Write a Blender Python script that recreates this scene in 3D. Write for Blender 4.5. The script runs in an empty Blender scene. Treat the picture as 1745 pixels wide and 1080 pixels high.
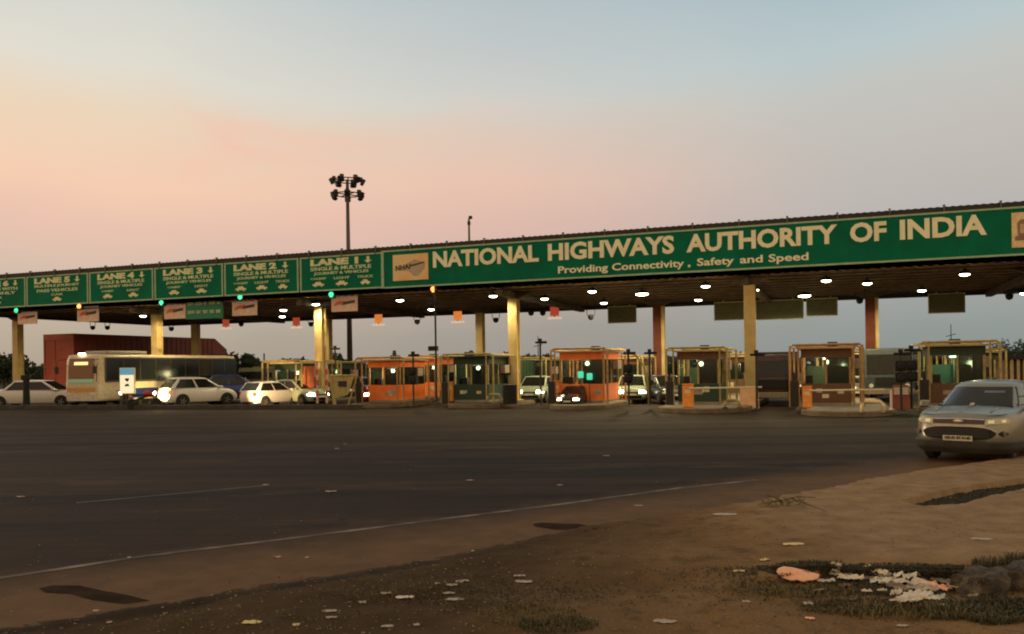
import bpy, math, random
from mathutils import Vector, Matrix, noise
random.seed(7)
PI = math.pi
sc = bpy.context.scene
col = sc.collection

# ------------------------------------------------------------------ camera
H = 2.1; F = 1450.0; TH = 0.0143; Y0 = 45.1
PR = -math.radians(20.8)
EX, EY = math.cos(PR), math.sin(PR)
NX, NY = -EY, EX
cam = bpy.data.cameras.new('camera'); co = bpy.data.objects.new('camera', cam); col.objects.link(co)
co.location = (0, 0, H); co.rotation_euler = (PI/2, TH, 0)
cam.sensor_width = 36; cam.lens = F/1745*36; cam.shift_y = 84.5/1745
cam.clip_start = .1; cam.clip_end = 3000
sc.camera = co

# ------------------------------------------------------------------ world / sun / exposure
def lin(c):
    return tuple((v/255/12.92 if v/255 <= .04045 else ((v/255+.055)/1.055)**2.4) for v in c) + (1,)
SUN_AZ, SUN_EL = math.radians(-68), math.radians(5)
w = bpy.data.worlds.new('World'); sc.world = w; w.use_nodes = True
nt = w.node_tree; nt.nodes.clear()
def nd(t, **k):
    n = nt.nodes.new(t)
    for a, b in k.items(): setattr(n, a, b)
    return n
def mth(op, a, b=None, clamp=False):
    n = nd('ShaderNodeMath', operation=op, use_clamp=clamp)
    for i, v in enumerate((a, b)):
        if v is None: continue
        if isinstance(v, (int, float)): n.inputs[i].default_value = v
        else: nt.links.new(v, n.inputs[i])
    return n.outputs[0]
tc = nd('ShaderNodeTexCoord'); sep = nd('ShaderNodeSeparateXYZ'); nt.links.new(tc.outputs['Generated'], sep.inputs[0])
hx = mth('SQRT', mth('ADD', mth('MULTIPLY', sep.outputs[0], sep.outputs[0]), mth('MULTIPLY', sep.outputs[1], sep.outputs[1])))
tel = mth('DIVIDE', sep.outputs[2], mth('MAXIMUM', hx, .001))
az = mth('ARCTAN2', sep.outputs[0], sep.outputs[1])
def noise_tex(scale, detail, sz, dist=0):
    mp = nd('ShaderNodeMapping'); mp.inputs['Scale'].default_value = sz
    nt.links.new(tc.outputs['Generated'], mp.inputs[0])
    n = nd('ShaderNodeTexNoise'); n.inputs['Scale'].default_value = scale; n.inputs['Detail'].default_value = detail
    n.inputs['Distortion'].default_value = dist
    nt.links.new(mp.outputs[0], n.inputs['Vector']); return n.outputs[0]
n1 = noise_tex(2.2, 4, (1, 1, 2.2), .4)
tt = mth('ADD', tel, mth('MULTIPLY', mth('SUBTRACT', n1, .5), .09))
tt = mth('ADD', tt, .014)
tt = mth('MULTIPLY', tt, 1/.6)
def ramp(stops, fac):
    r = nd('ShaderNodeValToRGB'); e = r.color_ramp.elements
    for i, (p, c) in enumerate(stops):
        el = e[i] if i < 2 else e.new(p)
        el.position = p/.6; el.color = lin(c)
    nt.links.new(fac, r.inputs[0]); return r.outputs[0]
L_ = ramp([(0, (160, 152, 142)), (.045, (172, 162, 148)), (.12, (207, 184, 168)), (.175, (232, 191, 172)), (.224, (245, 203, 174)), (.293, (236, 212, 184)), (.34, (226, 220, 206)), (.40, (208, 218, 215)), (.6, (170, 196, 206))], tt)
C_ = ramp([(0, (150, 146, 142)), (.045, (158, 152, 146)), (.12, (203, 177, 166)), (.18, (221, 183, 169)), (.23, (231, 193, 173)), (.29, (221, 199, 184)), (.33, (208, 207, 200)), (.40, (198, 206, 208)), (.6, (150, 178, 196))], tt)
R_ = ramp([(0, (134, 144, 144)), (.045, (142, 151, 150)), (.12, (168, 168, 168)), (.19, (189, 182, 177)), (.25, (195, 189, 182)), (.31, (196, 196, 190)), (.36, (186, 200, 202)), (.42, (176, 203, 208)), (.6, (132, 168, 188))], tt)
def mix(f, a, b):
    n = nd('ShaderNodeMix', data_type='RGBA'); nt.links.new(f, n.inputs[0])
    nt.links.new(a, n.inputs[6]); nt.links.new(b, n.inputs[7]); return n.outputs[2]
def sstep(v, a, b):
    n = nd('ShaderNodeMapRange', interpolation_type='SMOOTHSTEP'); n.inputs[1].default_value = a; n.inputs[2].default_value = b
    nt.links.new(v, n.inputs[0]); return n.outputs[0]
azn = mth('ADD', az, mth('MULTIPLY', mth('SUBTRACT', noise_tex(1.7, 2, (1, 1, 1)), .5), .3))
mx = mix(sstep(azn, -.5, .12), L_, C_)
mx = mix(sstep(azn, -.02, .44), mx, R_)
# warm fill glow added behind the camera, out of view; duller overhead
rear = sstep(mth('ABSOLUTE', az), .8, 1.6)
RR_ = ramp([(0, (185, 145, 100)), (.12, (218, 172, 118)), (.3, (222, 184, 138)), (.6, (190, 178, 150))], tel_r := mth('MULTIPLY', tel, 1/.6))
br = nd('ShaderNodeMix', data_type='RGBA', blend_type='MULTIPLY'); br.inputs[0].default_value = 1; nt.links.new(RR_, br.inputs[6]); br.inputs[7].default_value = (1.4, 1.4, 1.42, 1)
mx = mix(rear, mx, br.outputs[2])
zen = nd('ShaderNodeRGB'); zen.outputs[0].default_value = lin((176, 164, 148))
mx = mix(sstep(tel, .6, 1.6), mx, zen.outputs[0])
# pink wisps of high cloud
wsp = sstep(noise_tex(2.3, 6, (1, 1, 2.6), 1.2), .5, .72)
band = mth('MULTIPLY', sstep(tel, .12, .2), sstep(mth('MULTIPLY', tel, -1), -.36, -.24))
lefty = sstep(mth('MULTIPLY', az, -1), -.35, .35)
wf = mth('MULTIPLY', mth('MULTIPLY', wsp, band), mth('MULTIPLY', lefty, .55))
pk = nd('ShaderNodeRGB'); pk.outputs[0].default_value = lin((250, 184, 164))
mx = mix(wf, mx, pk.outputs[0])
sky = nd('ShaderNodeTexSky', sky_type='NISHITA', sun_disc=False)
sky.sun_elevation = SUN_EL; sky.sun_rotation = SUN_AZ
add = nd('ShaderNodeMix', data_type='RGBA', blend_type='ADD'); add.inputs[0].default_value = .012
nt.links.new(mx, add.inputs[6]); nt.links.new(sky.outputs[0], add.inputs[7])
bg = nd('ShaderNodeBackground'); bg.inputs[1].default_value = .97
nt.links.new(add.outputs[2], bg.inputs[0])
wo = nd('ShaderNodeOutputWorld'); nt.links.new(bg.outputs[0], wo.inputs[0])

sl = bpy.data.lights.new('sun', 'SUN'); sl.energy = .9; sl.angle = math.radians(12); sl.color = (1, .68, .38)
so = bpy.data.objects.new('sun', sl); col.objects.link(so)
sd = Vector((math.sin(SUN_AZ)*math.cos(SUN_EL), math.cos(SUN_AZ)*math.cos(SUN_EL), math.sin(SUN_EL)))
so.rotation_euler = sd.to_track_quat('Z', 'Y').to_euler(); so.location = (-60, 20, 30)
vs = sc.view_settings; sc.display_settings.display_device = 'sRGB'
vs.view_transform = 'Standard'; vs.look = 'None'; vs.exposure = 0; vs.gamma = 1
sc.cycles.filter_width = 2.0
sc.cycles.max_bounces = 6

# ------------------------------------------------------------------ photo geometry
def ray(px, py):
    u = px-872.5; v = -(py-624.5)
    return (u*math.cos(TH)+v*math.sin(TH))/F, (-u*math.sin(TH)+v*math.cos(TH))/F
def pz(px, py, z=0.0):
    a, b = ray(px, py); Y = (z-H)/b
    return Vector((a*Y, Y, z))
def pY(px, py, Y):
    a, b = ray(px, py); return Vector((a*Y, Y, H+b*Y))
def toed(p):
    return p.x*EX+(p.y-Y0)*EY, p.x*NX+(p.y-Y0)*NY
def W(e, d, z=0.0):
    return Vector((e*EX+d*NX, Y0+e*EY+d*NY, z))
def pd(px, py, d):                       # point of a plane parallel to the sign, d behind it
    a, b = ray(px, py); Y = (d+Y0*NY)/(a*NX+NY)
    e, _ = toed(Vector((a*Y, Y, 0)))
    return e, H+b*Y
def gX(px, Y, z=0.0):                    # ground point at depth Y in photo column px (base row approximated)
    a, b = ray(px, 624.5+ (H-z)/Y*F); return Vector((a*Y, Y, z))

# ------------------------------------------------------------------ materials
MATS = {}
def mat(name, c, rough=.6, metal=0, var=.12, scale=6, bump=0, emit=None, es=0, spec=.5, trans=0, c2=None, lo=.35, hi=.65, detail=5):
    if name in MATS: return MATS[name]
    m = bpy.data.materials.new(name); m.use_nodes = True
    t = m.node_tree; b = t.nodes['Principled BSDF']
    b.inputs['Roughness'].default_value = rough; b.inputs['Metallic'].default_value = metal
    b.inputs['Specular IOR Level'].default_value = spec
    if trans: b.inputs['Transmission Weight'].default_value = trans
    tcn = t.nodes.new('ShaderNodeTexCoord')
    nz = t.nodes.new('ShaderNodeTexNoise'); nz.inputs['Scale'].default_value = scale; nz.inputs['Detail'].default_value = detail
    t.links.new(tcn.outputs['Object'], nz.inputs['Vector'])
    r = t.nodes.new('ShaderNodeValToRGB'); e = r.color_ramp.elements
    if c2 is None: c2 = tuple(min(1, v*(1+var)) for v in c); c1 = tuple(v*(1-var) for v in c)
    else: c1 = c
    e[0].position = lo; e[1].position = hi
    e[0].color = (*c1, 1); e[1].color = (*c2, 1)
    t.links.new(nz.outputs[0], r.inputs[0]); t.links.new(r.outputs[0], b.inputs['Base Color'])
    if bump:
        bn = t.nodes.new('ShaderNodeBump'); bn.inputs['Strength'].default_value = bump; bn.inputs['Distance'].default_value = .02
        n2 = t.nodes.new('ShaderNodeTexNoise'); n2.inputs['Scale'].default_value = scale*6; n2.inputs['Detail'].default_value = 6
        t.links.new(tcn.outputs['Object'], n2.inputs['Vector']); t.links.new(n2.outputs[0], bn.inputs['Height'])
        t.links.new(bn.outputs[0], b.inputs['Normal'])
    if emit:
        b.inputs['Emission Color'].default_value = (*emit, 1); b.inputs['Emission Strength'].default_value = es
    MATS[name] = m; return m
M = dict(
 green=mat('sign_green', (.002, .155, .085), .6, var=.12, scale=1.0, spec=.1),
 cream=mat('sign_cream', (.75, .66, .42), .5, var=.06),
 ltgreen=mat('sign_edge', (.34, .5, .32), .5),
 letter=mat('letter_white', (.92, .88, .62), .45, var=.05, scale=3),
 letter2=mat('lane_letter', (.62, .74, .44), .5, var=.2, scale=5),
 red=mat('tint_red', (.55, .08, .03), .5), orange=mat('tint_orange', (.85, .26, .04), .5),
 dark=mat('dark_metal', (.018, .015, .013), .6), black=mat('rubber', (.012, .012, .012), .85),
 soffit=mat('canopy_sheet', (.17, .11, .065), .8, var=.35, scale=1.2),
 steel=mat('canopy_steel', (.10, .075, .055), .7, var=.3, scale=2),
 ycol=mat('yellow_column', (.48, .36, .14), .6, c2=(.62, .48, .22), scale=1.3),
 rcol=mat('red_column', (.10, .018, .008), .6, c2=(.15, .03, .012), scale=1.3),
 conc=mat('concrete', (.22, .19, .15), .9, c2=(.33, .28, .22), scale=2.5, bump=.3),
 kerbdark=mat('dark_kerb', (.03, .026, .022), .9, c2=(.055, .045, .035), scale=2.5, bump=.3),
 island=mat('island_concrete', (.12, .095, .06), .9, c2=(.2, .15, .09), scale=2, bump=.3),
 ped=mat('pedestal_paint', (.75, .42, .2), .8, c2=(.85, .55, .3), scale=3, bump=.2),
 yframe=mat('yellow_frame', (.30, .235, .08), .6, c2=(.46, .36, .14), scale=4),
 oframe=mat('wood_frame', (.33, .17, .06), .6, c2=(.48, .27, .1), scale=4),
 orange_panel=mat('orange_panel', (.85, .17, .03), .5, c2=(.95, .25, .05), scale=2),
 brown_panel=mat('brown_panel', (.13, .065, .03), .6), green_panel=mat('green_panel', (.018, .05, .027), .6),
 cream_panel=mat('cream_panel', (.55, .42, .22), .6),
 glass=mat('booth_glass', (.012, .022, .018), .08, spec=.8, var=.3),
 carglass=mat('car_glass', (.012, .012, .012), .08, spec=.35, var=.2),
 white=mat('white_paint', (.62, .6, .56), .25, var=.04), silver=mat('silver_paint', (.42, .42, .38), .28, metal=.35, var=.05),
 pred=mat('red_paint', (.35, .02, .012), .25), pblue=mat('blue_paint', (.015, .03, .14), .3), pgreen=mat('pale_green_paint', (.3, .36, .26), .3),
 porange=mat('amber_paint', (.5, .2, .06), .3), pdark=mat('dark_paint', (.03, .03, .032), .25),
 bus=mat('bus_cream', (.6, .5, .33), .4), maroon=mat('carrier_maroon', (.14, .022, .012), .6, c2=(.2, .035, .02), scale=.8),
 brick=mat('carrier_red', (.38, .07, .04), .6, c2=(.46, .1, .06), scale=1),
 rim=mat('wheel_rim', (.35, .35, .34), .35, metal=.7), chrome=mat('chrome', (.6, .55, .5), .15, metal=.9),
 lens=mat('lamp_lens', (.7, .68, .6), .08), tail=mat('tail_lens', (.5, .02, .01), .15, emit=(1, .05, .02), es=.5),
 hl=mat('headlight_on', (.8, .7, .5), .3, emit=(1, .86, .55), es=14), hlw=mat('headlight_white', (.8, .8, .7), .3, emit=(.95, 1, .8), es=14),
 plate=mat('plate_white', (.6, .56, .45), .5), lamp=mat('canopy_lamp_lens', (.8, .8, .7), .3, emit=(1, .93, .68), es=14),
 oled=mat('led_orange', (.8, .25, .05), .4, emit=(1, .3, .06), es=.6), rled=mat('led_red', (.6, .08, .05), .4, emit=(.8, .12, .06), es=.35), strip=mat('lit_strip', (.8, .7, .5), .4, emit=(1, .75, .5), es=.6),
 lampb=mat('canopy_lamp_bright', (.8, .8, .7), .3, emit=(.95, 1, .62), es=26),
 gsig=mat('signal_green', (.1, .6, .4), .3, emit=(.06, .8, .36), es=1.8), rsig=mat('signal_red', (.8, .1, .02), .3, emit=(1, .22, .05), es=5),
 interior=mat('lit_interior', (.5, .45, .3), .5, emit=(1, .75, .35), es=4), tube=mat('tube_light', (.8, .8, .7), .4, emit=(1, .95, .7), es=6),
 gtube=mat('green_tube', (.5, .8, .5), .4, emit=(.55, 1, .5), es=5), gscreen=mat('green_screen', (.1, .6, .4), .4, emit=(.05, .6, .35), es=.9),
 adlit=mat('lit_advert', (.8, .75, .6), .5, emit=(1, .86, .55), es=.75), adblue=mat('lit_advert_blue', (.1, .35, .6), .5, emit=(.12, .4, .6), es=.5),
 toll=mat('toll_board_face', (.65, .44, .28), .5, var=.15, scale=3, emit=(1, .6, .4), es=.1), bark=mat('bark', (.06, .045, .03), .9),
 leaf=mat('foliage', (.018, .03, .014), .8, c2=(.04, .06, .025), scale=.7),
 olive=mat('sign_back', (.12, .13, .07), .7), mast=mat('galvanised_mast', (.09, .075, .065), .6),
 orangep=mat('orange_bollard', (.9, .32, .05), .55), skin=mat('skin', (.2, .1, .06), .6), cloth=mat('blue_shirt', (.04, .05, .14), .8),
 plastic=mat('pale_plastic', (.62, .52, .4), .5, c2=(.7, .6, .46), scale=9), dull=mat('dull_scrap', (.3, .24, .18), .7, c2=(.45, .37, .28), scale=9), peach=mat('peach_foam', (.85, .38, .2), .6, c2=(.9, .48, .3), scale=12),
 yscrap=mat('yellow_wrapper', (.65, .5, .2), .5), paper=mat('dirty_paper', (.5, .42, .34), .8, c2=(.66, .58, .48), scale=14),
 stone=mat('stone', (.035, .028, .022), .95, c2=(.12, .095, .07), scale=9, bump=1), drycl=mat('grass_dry', (.13, .1, .035), .8), grn=mat('grass_green', (.035, .038, .014), .8, c2=(.09, .07, .03), scale=2),
)

# ------------------------------------------------------------------ mesh builder
class MB:
    def __init__(s): s.v = []; s.f = []
    def add(s, vs, fs):
        o = len(s.v); s.v += [tuple(v) for v in vs]; s.f += [tuple(i+o for i in f) for f in fs]; return s
    def box(s, c, d, rz=0, rx=0, ry=0):
        R = Matrix.Rotation(rz, 3, 'Z') @ Matrix.Rotation(ry, 3, 'Y') @ Matrix.Rotation(rx, 3, 'X')
        vs = [Vector(c)+R @ Vector((x*d[0]/2, y*d[1]/2, z*d[2]/2)) for x in (-1, 1) for y in (-1, 1) for z in (-1, 1)]
        return s.add(vs, [(0, 1, 3, 2), (4, 6, 7, 5), (0, 4, 5, 1), (2, 3, 7, 6), (0, 2, 6, 4), (1, 5, 7, 3)])
    def bx(s, a, b):
        return s.box([(a[i]+b[i])/2 for i in range(3)], [abs(b[i]-a[i]) for i in range(3)])
    def tube(s, pts, r, n=8, r1=None):
        pts = [Vector(p) for p in pts]; m = len(pts); vs = []; fs = []
        for i, p in enumerate(pts):
            t = (pts[min(i+1, m-1)]-pts[max(i-1, 0)]).normalized()
            a = t.orthogonal().normalized() if abs(t.z) > .9 else t.cross(Vector((0, 0, 1))).normalized()
            b = t.cross(a); rr = r if r1 is None else r+(r1-r)*i/(m-1)
            for k in range(n):
                q = 2*PI*k/n; vs.append(p+a*math.cos(q)*rr+b*math.sin(q)*rr)
        for i in range(m-1):
            for k in range(n):
                k2 = (k+1) % n; fs.append((i*n+k, i*n+k2, (i+1)*n+k2, (i+1)*n+k))
        fs.append(tuple(range(n-1, -1, -1))); fs.append(tuple((m-1)*n+k for k in range(n)))
        return s.add(vs, fs)
    def lathe(s, prof, c=(0, 0, 0), n=16, axis='Z'):
        vs = []; fs = []
        for r, z in prof:
            for k in range(n):
                q = 2*PI*k/n; x, y = r*math.cos(q), r*math.sin(q)
                p = (x, y, z) if axis == 'Z' else ((x, z, y) if axis == 'Y' else (z, x, y))
                vs.append(tuple(p[i]+c[i] for i in range(3)))
        m = len(prof)
        for i in range(m-1):
            for k in range(n):
                k2 = (k+1) % n; fs.append((i*n+k, i*n+k2, (i+1)*n+k2, (i+1)*n+k))
        fs.append(tuple(range(n-1, -1, -1))); fs.append(tuple((m-1)*n+k for k in range(n)))
        return s.add(vs, fs)
    def prism(s, poly, y0, y1):          # polygon in XZ pushed along Y
        n = len(poly)
        vs = [(x, y0, z) for x, z in poly]+[(x, y1, z) for x, z in poly]
        fs = [tuple(range(n-1, -1, -1)), tuple(range(n, 2*n))]+[(i, (i+1) % n, n+(i+1) % n, n+i) for i in range(n)]
        return s.add(vs, fs)
    def prismz(s, poly, z0, z1):
        n = len(poly)
        vs = [(p[0], p[1], z0) for p in poly]+[(p[0], p[1], z1) for p in poly]
        fs = [tuple(range(n-1, -1, -1)), tuple(range(n, 2*n))]+[(i, (i+1) % n, n+(i+1) % n, n+i) for i in range(n)]
        return s.add(vs, fs)
    def build(s, name, m, parent=None, bevel=0, smooth=False, sub=0, loc=None, rz=None):
        me = bpy.data.meshes.new(name); me.from_pydata(s.v, [], s.f); me.validate(); me.materials.append(m)
        if smooth: me.polygons.foreach_set('use_smooth', [True]*len(me.polygons))
        me.update()
        o = bpy.data.objects.new(name, me); col.objects.link(o)
        import bmesh
        b = bmesh.new(); b.from_mesh(me); bmesh.ops.recalc_face_normals(b, faces=b.faces); b.to_mesh(me); b.free()
        if bevel:
            q = o.modifiers.new('b', 'BEVEL'); q.width = bevel; q.segments = 2; q.limit_method = 'ANGLE'
        if sub:
            q = o.modifiers.new('s', 'SUBSURF'); q.levels = sub; q.render_levels = sub
        if parent: o.parent = parent
        if loc is not None: o.location = loc
        if rz is not None: o.rotation_euler.z = rz
        return o
def tag(o, label, cat, group=None, kind=None):
    if label: o['label'] = label
    if cat: o['category'] = cat
    if group: o['group'] = group
    if kind: o['kind'] = kind
    return o
def thing(name, label, cat, loc, rz=0, group=None):
    o = bpy.data.objects.new(name, None); col.objects.link(o); o.location = loc; o.rotation_euler.z = rz
    o.empty_display_size = .2
    return tag(o, label, cat, group)
def dup(root, loc, rz=None, label=None):
    r = root.copy(); col.objects.link(r); r.location = loc
    if rz is not None: r.rotation_euler.z = rz
    if label: r['label'] = label
    for ch in list(root.children):
        c = ch.copy(); col.objects.link(c); c.parent = r
        for g in list(ch.children):
            d = g.copy(); col.objects.link(d); d.parent = c
    return r
def text_verts(txt, bold=.0, res=3):
    cu = bpy.data.curves.new('t', 'FONT'); cu.body = txt; cu.offset = bold; cu.resolution_u = res; cu.extrude = .01
    o = bpy.data.objects.new('t', cu); col.objects.link(o)
    bpy.context.view_layer.update()
    me = bpy.data.meshes.new_from_object(o.evaluated_get(bpy.context.evaluated_depsgraph_get()))
    vs = [v.co.copy() for v in me.vertices]; fs = [tuple(p.vertices) for p in me.polygons]
    bpy.data.objects.remove(o); bpy.data.meshes.remove(me)
    return vs, fs
def put_text(mb, txt, x0, x1, z0, z1, y, depth=.02, bold=.0, slope=0):
    """text in the XZ plane, facing -Y, filling the given box"""
    vs, fs = text_verts(txt, bold)
    ax = min(v.x for v in vs); bx = max(v.x for v in vs); ay = min(v.y for v in vs); by = max(v.y for v in vs)
    out = []
    for v in vs:
        u = (v.x-ax)/(bx-ax); q = (v.y-ay)/(by-ay)
        out.append((x0+u*(x1-x0), y-(depth if v.z > 0 else 0), z0+q*(z1-z0)+slope*u))
    mb.add(out, fs)

# ------------------------------------------------------------------ ground, road, verge
def ground_mat(name, c1, c2, c3, sc1, streak=False, rough=.9, bump=.4, edge=None, band=False):
    m = bpy.data.materials.new(name); m.use_nodes = True; t = m.node_tree; b = t.nodes['Principled BSDF']
    b.inputs['Roughness'].default_value = rough; b.inputs['Specular IOR Level'].default_value = .12
    g = t.nodes.new('ShaderNodeTexCoord')
    def nz(s, d=6, sx=(1, 1, 1), rot=0):
        mp = t.nodes.new('ShaderNodeMapping'); mp.inputs['Scale'].default_value = sx; mp.inputs['Rotation'].default_value = (0, 0, rot)
        t.links.new(g.outputs['Object'], mp.inputs[0])
        n = t.nodes.new('ShaderNodeTexNoise'); n.inputs['Scale'].default_value = s; n.inputs['Detail'].default_value = d; n.inputs['Roughness'].default_value = .62
        t.links.new(mp.outputs[0], n.inputs['Vector']); return n.outputs[0]
    def mr(v, a, bb):
        n = t.nodes.new('ShaderNodeMapRange'); n.inputs[1].default_value = a; n.inputs[2].default_value = bb; t.links.new(v, n.inputs[0]); return n.outputs[0]
    def mxc(f, a, bb):
        n = t.nodes.new('ShaderNodeMix'); n.data_type = 'RGBA'; t.links.new(f, n.inputs[0])
        for i, q in ((6, a), (7, bb)):
            if isinstance(q, tuple): n.inputs[i].default_value = (*q, 1)
            else: t.links.new(q, n.inputs[i])
        return n.outputs[2]
    sx = (.25, 1.6, 1) if streak else (1, 1, 1)
    c = mxc(mr(nz(sc1, 5, sx, .15), .35, .65), c1, c2)
    c = mxc(mr(nz(sc1*7, 6), .5, .72), c, c3)
    if streak:   # tyre-polished and oil-darkened tracks, lighter dusty patches
        c = mxc(mr(nz(.55, 4, (.07, 1.3, 1), .12), .47, .60), c, tuple(v*.55 for v in c1))
        c = mxc(mr(nz(.8, 6, (.3, 1.1, 1), -.3), .56, .70), c, (.062, .036, .02))
        c = mxc(mr(nz(3.5, 3), .66, .70), c, tuple(v*.45 for v in c1))
    fine = nz(60, 4)
    n = t.nodes.new('ShaderNodeMix'); n.data_type = 'RGBA'; n.blend_type = 'MULTIPLY'; n.inputs[0].default_value = .55
    t.links.new(c, n.inputs[6]); rr = t.nodes.new('ShaderNodeValToRGB'); rr.color_ramp.elements[0].position = .3; rr.color_ramp.elements[0].color = (.35, .35, .35, 1)
    rr.color_ramp.elements[1].position = .7; rr.color_ramp.elements[1].color = (1.5, 1.45, 1.35, 1); t.links.new(fine, rr.inputs[0]); t.links.new(rr.outputs[0], n.inputs[7])
    out = n.outputs[2]
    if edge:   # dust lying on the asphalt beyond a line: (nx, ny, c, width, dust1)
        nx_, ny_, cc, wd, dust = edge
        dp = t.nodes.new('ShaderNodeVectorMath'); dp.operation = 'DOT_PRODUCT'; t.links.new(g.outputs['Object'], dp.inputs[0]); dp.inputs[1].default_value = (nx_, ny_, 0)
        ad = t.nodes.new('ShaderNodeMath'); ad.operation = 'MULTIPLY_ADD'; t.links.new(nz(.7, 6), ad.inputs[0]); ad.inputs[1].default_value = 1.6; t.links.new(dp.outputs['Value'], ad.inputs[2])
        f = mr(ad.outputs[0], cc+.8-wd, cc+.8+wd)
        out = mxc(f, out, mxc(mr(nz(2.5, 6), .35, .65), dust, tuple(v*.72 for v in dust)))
    if band:   # darker band of dirt where the asphalt ends at lower left; paler worn apron at right
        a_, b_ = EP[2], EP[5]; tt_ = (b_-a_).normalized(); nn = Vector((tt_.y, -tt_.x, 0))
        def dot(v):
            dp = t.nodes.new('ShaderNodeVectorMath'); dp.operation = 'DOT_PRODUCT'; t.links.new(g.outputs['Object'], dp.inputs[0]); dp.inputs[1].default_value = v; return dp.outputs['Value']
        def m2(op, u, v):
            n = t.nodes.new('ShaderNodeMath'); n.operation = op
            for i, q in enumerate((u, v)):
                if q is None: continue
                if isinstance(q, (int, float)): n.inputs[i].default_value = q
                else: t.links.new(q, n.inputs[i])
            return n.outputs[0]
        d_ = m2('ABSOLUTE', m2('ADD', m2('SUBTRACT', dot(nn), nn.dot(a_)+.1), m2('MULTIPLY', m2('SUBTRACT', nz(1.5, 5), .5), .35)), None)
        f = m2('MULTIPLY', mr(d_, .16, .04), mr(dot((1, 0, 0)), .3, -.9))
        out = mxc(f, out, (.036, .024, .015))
        ap = m2('MULTIPLY', mr(m2('ADD', dot((1, 0, 0)), m2('MULTIPLY', nz(.9, 6), 3.0)), 4.2, 5.6), mr(m2('ADD', dot((0, 1, 0)), m2('MULTIPLY', nz(1.2, 6), .5)), 8.5, 9.1))
        out = mxc(ap, out, mxc(mr(nz(3, 7), .35, .65), (.21, .13, .068), (.31, .20, .11)))
    t.links.new(out, b.inputs['Base Color'])
    bn = t.nodes.new('ShaderNodeBump'); bn.inputs['Strength'].default_value = bump; bn.inputs['Distance'].default_value = .015
    t.links.new(nz(28, 8), bn.inputs['Height']); t.links.new(bn.outputs[0], b.inputs['Normal'])
    return m
mb = MB(); mb.add([(-900, -200, -.5), (900, -200, -.5), (900, 1600, -.5), (-900, 1600, -.5)], [(0, 1, 2, 3)])
tag(mb.build('ground', ground_mat('far_ground', (.06, .05, .03), (.09, .07, .045), (.05, .045, .03), .05)), None, None, kind='structure')

edge_px = [(-120, 1094), (0, 1075), (200, 1044), (400, 1011), (560, 985), (720, 960), (1000, 900), (1250, 862), (1400, 836), (1500, 815), (1745, 779)]
EP = [pz(*p) for p in edge_px]
d0 = (EP[0]-EP[1]).normalized(); d1 = (EP[-1]-EP[-2]).normalized()
EP = [EP[0]+d0*4]+EP+[EP[-1]+d1*30]
line_px = [(-60, 994), (0, 985), (245, 948), (515, 915), (735, 887), (950, 860), (1155, 832), (1290, 818)]
LP = [pz(*p) for p in line_px]
ld = (LP[6]-LP[1]).normalized(); ln = Vector((ld.y, -ld.x, 0))      # ln points towards the verge
lc = ln.dot(LP[3])
road_mat = ground_mat('asphalt', (.024, .0125, .008), (.047, .0255, .0138), (.020, .012, .009), .22, True, .8, .5, edge=(ln.x, ln.y, lc+.35, .75, (.14, .075, .035)))
# road sheet: everything on the far side of the verge edge
poly = [(p.x, p.y, 0) for p in EP]+[(250, EP[-1].y+60, 0), (250, 700, 0), (-300, 700, 0), (-300, 3, 0)]
mb = MB(); mb.add(poly, [tuple(range(len(poly)))])
tag(mb.build('road', road_mat), None, None, kind='structure')

# verge grid
def lerp_poly(P, s):
    acc = 0
    for a, b in zip(P, P[1:]):
        l = (b-a).length
        if acc+l >= s: return a+(b-a)*((s-acc)/l)
        acc += l
    return P[-1].copy()
tot = sum((b-a).length for a, b in zip(EP, EP[1:]))
us = []; s_ = 0
while s_ < tot:
    us.append(s_); s_ += .05 if 3 < s_ < 19 else .3
vsn = []; v_ = -.36
while v_ < 40:
    vsn.append(v_); v_ += .045 if v_ < 6 else (.15 if v_ < 9 else 1.5)
D = Vector((.42, -.907, 0))
def inpoly(x, y, P):
    c = False; n = len(P)
    for i in range(n):
        a = P[i]; b = P[i-1]
        if (a.y > y) != (b.y > y) and x < (b.x-a.x)*(y-a.y)/(b.y-a.y)+a.x: c = not c
    return c
def dist_poly(x, y, P):
    m_ = 1e9; p = Vector((x, y, 0)); n = len(P)
    for i in range(n):
        a = P[i-1]; b = P[i]; ab_ = b-a; t_ = max(0, min(1, (p-a).dot(ab_)/ab_.length_squared)); m_ = min(m_, (p-a-ab_*t_).length)
    return m_
PIT = [pz(*p, .08) for p in [(1180, 1010), (1290, 980), (1420, 966), (1560, 970), (1660, 974), (1800, 968), (2100, 968), (2100, 1500), (1180, 1500)]]
HOLE = [pz(*p, .1) for p in [(1538, 852), (1600, 838), (1660, 826), (1760, 812), (1860, 800), (1860, 812), (1760, 828), (1690, 842), (1640, 858), (1570, 860)]]
def sm(a, b, x): t_ = max(0, min(1, (x-a)/(b-a))); return t_*t_*(3-2*t_)
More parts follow.
